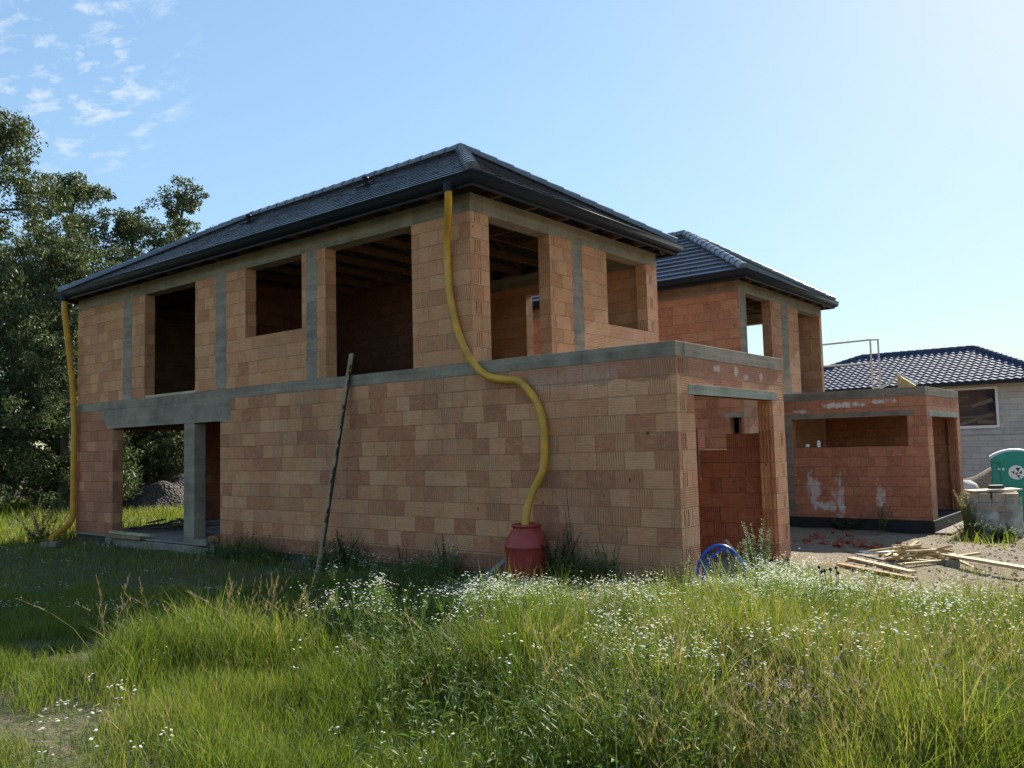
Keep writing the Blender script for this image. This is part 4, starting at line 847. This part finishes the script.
M_STEM = attr_mat('flower_stem', ((0, (.06, .10, .03)), (.5, (.12, .17, .05)), (1, (.24, .26, .10))), .6, .35)
M_PET = attr_mat('white_petal', ((0, (.80, .78, .66)), (.4, (.84, .83, .78)), (1, (.74, .72, .55))), .7, .3)
def meadow_plants(name, n, t0, t1, s0, s1, dens, hfun, wst, leafn, leafl, tintm, headr, headn, spread, matS, matH, pw=1.0):
    x, y = place(n, t0, t1, s0, s1, pw); k = keep(x, y) & (rng.uniform(0, 1, n) < dens(x, y)); x, y = x[k], y[k]; h = hfun(x, y)*rng.uniform(.75, 1.12, len(x))*np.where(tallness(x, y) > .4, hcap(x, y), 1)
    g_, h_ = flower_stems(x, y, h, wst, leafn, leafl, tintm, headr, headn, spread)
    V, F, Tn = g_; mi = np.zeros(len(F), int); mats = [matS]
    if h_ is not None:
        F = np.concatenate([F, h_[1]+len(V)]); V = np.concatenate([V, h_[0]]); Tn = np.concatenate([Tn, h_[2]]); mi = np.concatenate([mi, np.ones(len(h_[1]), int)]); mats.append(matH)
    me = mesh_np(name, V, F, Tn, mats, mi); o = bpy.data.objects.new(name, me); COL.objects.link(o); tag(o, kind='stuff'); return o
def d_white(x, y):
    t_, s_ = ts(x, y); r = s_/t_; tl = tallness(x, y); cl = np.clip((vn(x, y, 3.1, 5)-.36)*3.4, .05, 1); return tl*np.clip(.25+1.3*(vn(x, y, 1.4, 3)-.3), 0, 1)*np.where(t_ > 7.0, cl, .28*(vn(x, y, 3.3, 2) > .62)+.03)*(r > -.24)
meadow_plants('white_flowers', 24000, 5.0, 13, -.26, .75, d_white, lambda x, y: .60+.2*vn(x, y, 1.1, 1), .005, 5, .07, .45, .0105, 8, .038, M_STEM, M_PET, .3)
def d_low(x, y):
    t_, s_ = ts(x, y); return np.clip((vn(x, y, 1.9, 6)-.62)*2.6, 0, 1)*(tallness(x, y) < .5)*.8
meadow_plants('small_white_flowers', 8000, 4.5, 26, -.75, .1, d_low, lambda x, y: .24+.1*vn(x, y, 2, 1), .004, 2, .05, .35, .012, 4, .03, M_STEM, M_PET, 1.0)
meadow_plants('leafy_weeds', 12000, 4.2, 13, -.2, .78, lambda x, y: .15+.85*tallness(x, y), lambda x, y: .42+.34*vn(x, y, 2.4, 7), .006, 14, .085, .35, .01, 0, .03, M_STEM, M_PET, .3)
M_PUR = attr_mat('purple_petal', ((0, (.16, .12, .30)), (1, (.28, .22, .42))), .7, .2)
def d_pur(x, y):
    t_, s_ = ts(x, y); r = s_/t_; return ((r > .28) & (t_ > 4.6) & (t_ < 7.4))*np.clip(vn(x, y, 2.2, 1)-.35, 0, 1)*1.0
meadow_plants('purple_flowers', 700, 4.4, 7.6, .25, .72, d_pur, lambda x, y: .52+0*x, .005, 6, .05, .3, .009, 7, .018, M_STEM, M_PUR, .3)
M_YELF = attr_mat('yellow_petal', ((0, (.55, .45, .03)), (1, (.6, .55, .08))), .7, .2)
meadow_plants('yellow_flowers', 260, 4.8, 9, -.1, .6, lambda x, y: tallness(x, y)*.6*(vn(x, y, 1.6, 9) > .55), lambda x, y: .5+0*x, .005, 5, .06, .5, .012, 4, .03, M_STEM, M_YELF, .3)
xw = np.concatenate([rng.uniform(-6.9, 3.3, 900), rng.normal(2.2, .45, 260), rng.normal(-2.2, .5, 160)]); xw = np.clip(xw, -6.9, 3.4); yw = -.08-rng.gamma(1.6, .16, len(xw)); kk = vn(xw, yw*0, 2.2, 3)+.25*(xw > 1.6) > .38; xw, yw = xw[kk], yw[kk]
def wallside(x, y, h):
    V1_, F1_, T1_, tip = blades(x, y, h, np.full(len(x), .006), rng.uniform(.05, .3, len(x)), np.clip(rng.normal(.25, .15, len(x)), 0, 1), 3)
    V_, F_, T_ = [V1_], [F1_], [T1_]; b_ = len(V1_); n_ = len(x); z_ = gzn(x, y)
    for k in range(18):
        f = rng.uniform(.08, 1, n_); a_ = rng.uniform(0, 2*PI, n_); p = np.stack([x+(tip[:, 0]-x)*f**1.8, y+(tip[:, 1]-y)*f**1.8, z_+(tip[:, 2]-z_)*f], -1); L_ = .085*(1.15-.7*f)*rng.uniform(.5, 1.2, n_)
        d_ = np.stack([np.cos(a_)*L_, np.sin(a_)*L_*.8, L_*rng.uniform(.1, .8, n_)], -1); w_ = np.stack([-np.sin(a_), np.cos(a_), 0*a_], -1)*(L_*.2)[:, None]
        V_.append(np.stack([p, p+d_*.5+w_, p+d_, p+d_*.5-w_], 1).reshape(-1, 3)); i0 = b_+np.arange(n_)[:, None]*4; F_ += [i0+np.array([[0, 1, 2]]), i0+np.array([[0, 2, 3]])]; T_.append(np.repeat(np.clip(rng.normal(.3, .2, n_), 0, 1), 4)); b_ += 4*n_
    return np.concatenate(V_), np.concatenate(F_), np.concatenate(T_)
V, F, Tn = wallside(xw, yw, rng.uniform(.18, .6, len(xw))*(.55+.7*vn(xw, xw*0, 1.9, 1)))
me = mesh_np('wall_foot_weeds', V, F, Tn, M_STEM); o = bpy.data.objects.new('wall_foot_weeds', me); COL.objects.link(o); tag(o, kind='stuff')
# dry seeding grasses
M_DRY = attr_mat('dry_grass', ((0, (.20, .19, .08)), (.5, (.33, .23, .13)), (1, (.46, .34, .24))), .8, .3)
def dry(n, t0, t1, s0, s1, dens, h0, h1, pw=.3):
    x, y = place(n, t0, t1, s0, s1, pw); k = keep(x, y) & (rng.uniform(0, 1, n) < dens(x, y)); x, y = x[k], y[k]; n = len(x); h = rng.uniform(h0, h1, n)*hcap(x, y); tn = np.clip(rng.normal(.55, .22, n), 0, 1)
    sv_, sf, st, tip = blades(x, y, h, np.full(n, .0045), rng.uniform(.1, .7, n), tn, 4)
    vv = sv_.reshape(n, 9, 3); pre = (vv[:, 6]+vv[:, 7])/2; d_ = tip-pre; P = []; 
    V = [sv_]; F = [sf]; Tn = [st]; b = len(sv_)
    for k in range(14):   # bristly panicle near the tip
        f = .05+.95*k/14; c_ = pre+d_*f; a = rng.uniform(0, 2*PI, n); L = .020*(1.15-f)+.005; e = c_+np.stack([np.cos(a)*L, np.sin(a)*L, L*rng.uniform(.1, 1.2, n)], -1)+d_*.16
        v_ = np.zeros((n, 3, 3)); v_[:, 0] = c_; v_[:, 1] = c_+d_*.045; v_[:, 2] = e; V.append(v_.reshape(-1, 3)); F.append(b+np.arange(n*3).reshape(-1, 3)); Tn.append(np.repeat(np.clip(tn+.2, 0, 1), 3)); b += 3*n
    return np.concatenate(V), np.concatenate(F), np.concatenate(Tn), None
def rr_(x, y): t_, s_ = ts(x, y); return s_/t_
P_ = [dry(4200, 4.4, 10, .0, .75, lambda x, y: .75*tallness(x, y)*vn(x, y, 1.3, 8), .5, .85), dry(420, 7, 8.8, -.50, -.2, lambda x, y: tallness(x, y)*vn(x, y, 2.1, 3)*1.2, .45, .85), dry(900, 5.5, 12, -.3, .1, lambda x, y: .5*tallness(x, y), .5, .8), dry(1500, 4.1, 6.6, .12, .70, lambda x, y: np.clip(vn(x, y, 1.7, 3)*1.4, 0, 1), .35, .7), dry(160, 5.2, 9, -.5, .1, lambda x, y: .4+0*x, .3, .5)]
V, F, Tn = stack(P_); me = mesh_np('dry_grass', V, F, Tn, M_DRY); o = bpy.data.objects.new('dry_grass', me); COL.objects.link(o); tag(o, kind='stuff')

n = 9000; x = rng.uniform(3.6, 12, n); y = rng.uniform(-1, 20, n); k = (x > 3.9) | (y > 4); x, y = x[k], y[k]; n = len(x); L = rng.uniform(.02, .12, n); a = rng.uniform(0, 2*PI, n); z = gzn(x, y)+.008
V = np.zeros((n, 3, 3)); V[:, 0] = np.stack([x, y, z], -1); V[:, 1] = np.stack([x+np.cos(a)*L, y+np.sin(a)*L, z+rng.uniform(0, .015, n)], -1); V[:, 2] = np.stack([x-np.sin(a)*.012, y+np.cos(a)*.012, z+.004], -1)
me = mesh_np('straw_litter', V.reshape(-1, 3), np.arange(3*n).reshape(-1, 3), np.repeat(rng.uniform(0, 1, n), 3), attr_mat('straw', ((0, (.10, .07, .04)), (.5, (.30, .24, .14)), (1, (.5, .44, .32))), .9, 0)); o = bpy.data.objects.new('straw_litter', me); COL.objects.link(o); tag(o, kind='stuff')
# individual weeds ------------------------------------------------------------
def weed(name, label, cat, x, y, h, stems, spread, leafl, stops, leafn=60, seeds=None, group=None, wleaf=.5):
    leafn = int(leafn*1.5)
    z = gz(x, y); rt = thing(name, label, cat, (x, y, z), group); sm = MB(); LV = []; LF = []; b = 0
    for s_ in range(stems):
        a = random.uniform(0, 2*PI); q = random.uniform(.2, 1)*spread; hh = h*random.uniform(.65, 1.0); bx_ = random.uniform(-.3, .3)*spread; by_ = random.uniform(-.3, .3)*spread
        P = [(x+bx_+math.cos(a)*q*f**1.4, y+by_+math.sin(a)*q*f**1.4, z+hh*f) for f in (0, .25, .5, .75, 1)]; sm.tube(P, [.007, .006, .005, .004, .002], 5)
        for k in range(leafn):
            f = random.uniform(.08, 1.0); i = min(3, int(f*4)); p = Vector(P[i]).lerp(Vector(P[i+1]), f*4-i); an = random.uniform(0, 2*PI); L = leafl*(1.15-.8*f)*random.uniform(.6, 1.2)
            d_ = Vector((math.cos(an), math.sin(an), random.uniform(.1, .9))).normalized(); sd_ = d_.cross(Vector((0, 0, 1))).normalized()*L*wleaf*.5
            LV += [p-rt.location, p+d_*L*.5+sd_-rt.location, p+d_*L-rt.location, p+d_*L*.5-sd_-rt.location]; LF.append((b, b+1, b+2, b+3)); b += 4
    sm.build('stem', attr_mat(name+'_stem', (stops[0], (1, stops[0][1])), .7, 0), rt)
    V = np.array([tuple(v_) for v_ in LV]); me = mesh_np('leaves', V, np.array(LF), np.repeat(rng.uniform(0, 1, len(LF)), 4), attr_mat(name+'_leaf', stops, .7, .3)); o = bpy.data.objects.new('leaves', me); COL.objects.link(o); o.parent = rt
    return rt
GG = ((0, (.10, .14, .06)), (1, (.24, .28, .16))); GD = ((0, (.035, .055, .02)), (1, (.10, .14, .05))); GY = ((0, (.16, .18, .05)), (1, (.36, .33, .11)))
weed('mugwort', 'tall grey-green spiky weed in front of the garage doorway', 'weed', 4.70, -.45, 1.18, 14, .26, .075, GG, 150)
weed('mugwort', 'smaller grey-green weed between the blue hoop and the tall spiky weed', 'weed', 4.40, -.5, .8, 9, .25, .07, GG, 110)
weed('mugwort', 'grey-green weed just left of the blue hoop at the wall corner', 'weed', 3.75, -.45, .62, 5, .2, .06, GG, 80)
weed('wall_weed', 'dark bushy weed growing at the wall right of the red barrel', 'weed', 1.85, -.45, .95, 10, .32, .08, GD, 120)
weed('wall_weed', 'thin tall weed against the wall above the bushy one by the barrel', 'weed', 1.95, -.2, 1.45, 3, .12, .05, GD, 60)
weed('wall_weed', 'pale sparse weed against the wall midway between barrel and corner', 'weed', 2.55, -.35, .9, 7, .3, .05, GG, 60)
weed('wall_weed', 'dark weed at the foot of the leaning board', 'weed', -2.6, -.45, .75, 8, .25, .07, GD, 100)
weed('wall_weed', 'thin weed at the wall right of the leaning board', 'weed', -1.35, -.3, .75, 4, .15, .05, GD, 60)
weed('wall_weed', 'thin weed at the wall between the board and the barrel', 'weed', -.35, -.3, .85, 4, .15, .05, GD, 60)
weed('wall_weed', 'leafy weed around the foot of the left yellow pipe', 'weed', -14.0, -.7, 1.25, 16, .9, .1, ((0, (.07, .085, .03)), (1, (.25, .24, .11))), 90)
weed('shrub', 'yellow-green shrub at the right corner of the red garage', 'shrub', 4.55, 12.3, 1.15, 16, .38, .09, GY, 90)
weed('shrub', 'grey-green round shrub in front of the yellow-green one', 'shrub', 4.75, 11.5, .6, 16, .4, .08, GG, 90)
weed('shrub', 'low bright green weed patch at the foot of the wrapped stack', 'shrub', 5.35, 11.6, .4, 22, .55, .09, ((0, (.08, .14, .03)), (1, (.16, .24, .05))), 60)
weed('shrub', 'dusty green weed against the front wall of the red garage', 'weed', 2.7, 12.15, .75, 9, .35, .07, GG, 80)
weed('shrub', 'low dark weed strip along the black base of the red garage', 'weed', 1.7, 12.2, .35, 14, .7, .07, GD, 60)
# dried thistle with black heads
x, y = 6.24, -2.55; z = gz(x, y)-.12; th = thing('dried_thistle', 'dried dark thistle with black seed heads above the white flowers', 'thistle', (x, y, z)); sm = MB(); hd = MB()
P0 = [(x, y, z), (x+.01, y, z+.4), (x, y+.01, z+.75)]; sm.tube(P0, [.007, .006, .004], 6)
for (dx, dy, dz, f) in ((-.10, -.07, .93, .7), (-.06, -.05, .90, .7), (-.02, -.02, .91, .75), (.02, .01, .92, .75), (-.08, -.06, .89, .7), (.10, .07, .74, .6), (-.01, -.02, .73, .5), (.03, .02, .88, .75)):
    b0_ = (x, y, z+f*.75); e = (x+dx, y+dy, z+dz-.02); sm.tube([b0_, ((b0_[0]+e[0])/2+dx*.2, (b0_[1]+e[1])/2+dy*.2, (b0_[2]+e[2])/2-.01), e], .003, 5); hd.blob((e[0], e[1], e[2]+.012), (.012, .012, .014), 8, 6, .3)
sm.build('stem', simple('dry_stem', (.05, .045, .025), .8), th); hd.build('seed_heads', simple('black_seed', (.012, .010, .010), .9), th)

# ------------------------------------------------------------------ trees
M_LEAF = attr_mat('tree_leaf', ((0, (.045, .062, .028)), (.5, (.09, .112, .046)), (.85, (.15, .165, .08)), (1, (.27, .28, .17))), .5, .25)
M_BARK = simple('bark', (.10, .085, .065), .9, .3, 4, .03, sc=(1, 1, .3))
def leafcloud(cent, crad, per, size, droop=.5):
    """leaf faces scattered in clumps round the twig ends"""
    nC = len(cent); C_n = np.repeat(cent, per, 0); R_ = np.repeat(crad, per); n = len(C_n)
    d_ = rng.normal(0, 1, (n, 3)); d_ /= np.linalg.norm(d_, axis=1)[:, None]; r_ = R_*rng.uniform(0.15, 1, n)**.6; P = C_n+d_*r_[:, None]*np.array([1, 1, .8])
    a = rng.normal(0, 1, (n, 3)); a[:, 2] -= droop; a /= np.linalg.norm(a, axis=1)[:, None]; b = np.cross(a, rng.normal(0, 1, (n, 3))); b /= np.linalg.norm(b, axis=1)[:, None]
    L = size*rng.uniform(.6, 1.3, n)[:, None]; w_ = L*.42
    V = np.stack([P-a*L*.5, P+b*w_*.5, P+a*L*.5, P-b*w_*.5], 1).reshape(-1, 3); F = np.arange(n*4).reshape(-1, 4)
    tn = np.clip(np.repeat(np.repeat(rng.normal(.45, .16, nC), per)+rng.normal(0, .2, n), 4), 0, 1); return V, F, tn
def tree(name, label, x, y, h, cr_, zlow, nclump, per, size, windy=0, group=None, seed=0, crown_shape=1.0):
    rnd = random.Random(seed); z = gz(x, y)-.05; rt = thing(name, label, 'tree', (x, y, z), group)
    tr = MB(); tp = [(x, y, z)]; 
    for i in range(1, 9): f = i/8; tp.append((x+rnd.uniform(-.2, .2)*cr_*.4*f+windy*f*f*1.0, y+rnd.uniform(-.2, .2)*cr_*.4*f, z+h*.93*f))
    r0_ = .018*h+.06; tr.tube(tp, [r0_*(1-.9*i/8)+.01 for i in range(9)], 9)
    cents = []; rads = []
    nl = 26
    for i in range(nl):
        f = zlow+(1-zlow)*(i+.5)/nl; f = min(f, .97); k = min(7, int(f*8)); p0 = Vector(tp[k]).lerp(Vector(tp[k+1]), f*8-k) if k < 8 else Vector(tp[8])
        g_ = (f-zlow)/(1-zlow); env = cr_*(max(.0, math.sin(PI*min(1, (g_*.82+.14)))**.75)*crown_shape+(1-crown_shape)*(1-g_*.8))
        a = i*2.4+rnd.uniform(-.4, .4); L = env*rnd.uniform(.6, 1.12); e = p0+Vector((math.cos(a)*L+windy*.25*L, math.sin(a)*L, L*rnd.uniform(.15, .7))); mid = p0.lerp(e, .5)+Vector((0, 0, -.06*L+.1))
        tr.tube([p0, mid, e], [r0_*.34*(1-.7*f)+.01, r0_*.2*(1-.7*f)+.008, .008], 6)
        for q in range(nclump//nl):
            u_ = rnd.uniform(.25, 1.05); c_ = p0.lerp(mid, u_*2) if u_ < .5 else mid.lerp(e, u_*2-1); s_ = .20*env+.25
            c_ = c_+Vector((rnd.gauss(0, s_), rnd.gauss(0, s_), rnd.gauss(0, s_*.7))); cents.append(tuple(c_-rt.location)); rads.append(rnd.uniform(.25, .55)*(.5+.22*cr_*.7))
    for q in range(5): cents.append(tuple(Vector(tp[8])-rt.location+Vector((rnd.gauss(0, .2), rnd.gauss(0, .2), rnd.uniform(-.4, .35))))); rads.append(.35)
    tr.build('trunk', M_BARK, rt)
    V, F, tn = leafcloud(np.array(cents), np.array(rads), int(per*1.9), size*.72); me = mesh_np('crown', V, F, tn, M_LEAF); o = bpy.data.objects.new('crown', me); COL.objects.link(o); o.parent = rt; return rt
G_T = 'trees beyond the left end of the house'
tree('broadleaf_tree', 'tallest dense tree at the left edge of the photo', -23.6, 1.5, 15.2, 3.3, .08, 520, 75, .19, 0, G_T, 1, .75)
tree('broadleaf_tree', 'medium tree directly behind the tallest one, paler top', -26.5, 5.2, 14.2, 2.6, .1, 380, 65, .19, .4, G_T, 2, .9)
tree('broadleaf_tree', 'short dense tree between the tallest tree and the yellow pipe', -21.6, 3.2, 10.0, 2.5, .06, 380, 65, .17, 0, G_T, 3, .9)
tree('broadleaf_tree', 'tree with a loose top just left of the wind-blown one', -25.8, 7.4, 13.0, 2.2, .1, 300, 60, .19, .8, G_T, 4, .9)
tree('broadleaf_tree', 'wind-blown tree with a separate feathery top above the roof end', -24.9, 8.7, 14.3, 1.6, .1, 234, 50, .19, 1.4, G_T, 5, .9)
tree('broadleaf_tree', 'rightmost of the left trees, low crown half hidden by the roof', -23.6, 10.0, 12.2, 2.3, .1, 280, 60, .19, .6, G_T, 6, .9)
tree('broadleaf_tree', 'far tree filling the terrace opening behind the rubble mound', -29.5, 9.5, 10.5, 3.6, .04, 360, 60, .24, 0, G_T, 7, .9)
tree('broadleaf_tree', 'far dark tree left of the mound seen below the yellow pipe', -31, 5.0, 11.0, 3.6, .04, 360, 60, .24, 0, G_T, 8, .9)
tree('broadleaf_tree', 'far tree behind the tallest one near the left edge', -31.5, -1.0, 11.5, 3.8, .04, 360, 60, .24, 0, G_T, 9, .9)
for i, (x, y, h, r_, lb_) in enumerate(((-24.5, .5, 3.2, 1.9, 'dark bush below the tallest tree at the left edge'), (-22.3, 4.2, 3.0, 1.8, 'dark bush left of the yellow pipe'), (-27.0, 8.2, 3.6, 2.2, 'dark bush behind the rubble mound'), (-26.0, 11.8, 3.8, 2.3, 'dark bush right of the rubble mound, in the terrace opening'), (-27.5, -2.5, 3.5, 2.2, 'dark bush at the far left edge beside the lit grass'), (-33, 13, 5, 3.2, 'large bush farthest back behind the terrace opening'))):
    z = gz(x, y); rt = thing('bush', lb_, 'bush', (x, y, z), 'bushes under the trees'); c_ = []; rd = []; st_ = MB()
    for k in range(130):
        d_ = rng.normal(0, 1, 3); d_ /= np.linalg.norm(d_); q = rng.uniform(.4, 1); p = np.array([d_[0]*r_*q, d_[1]*r_*q, h*.5+d_[2]*h*.5*q]); c_.append(p); rd.append(.45)
        if k % 10 == 0: st_.tube([(x, y, z), (x+p[0]*.5, y+p[1]*.5, z+p[2]*.6), (x+p[0], y+p[1], z+p[2])], [.04, .02, .008], 5)
    st_.build('branches', M_BARK, rt); V, F, tn = leafcloud(np.array(c_), np.array(rd), 100, .14); me = mesh_np('foliage', V, F, tn, M_LEAF); o = bpy.data.objects.new('foliage', me); COL.objects.link(o); o.parent = rt
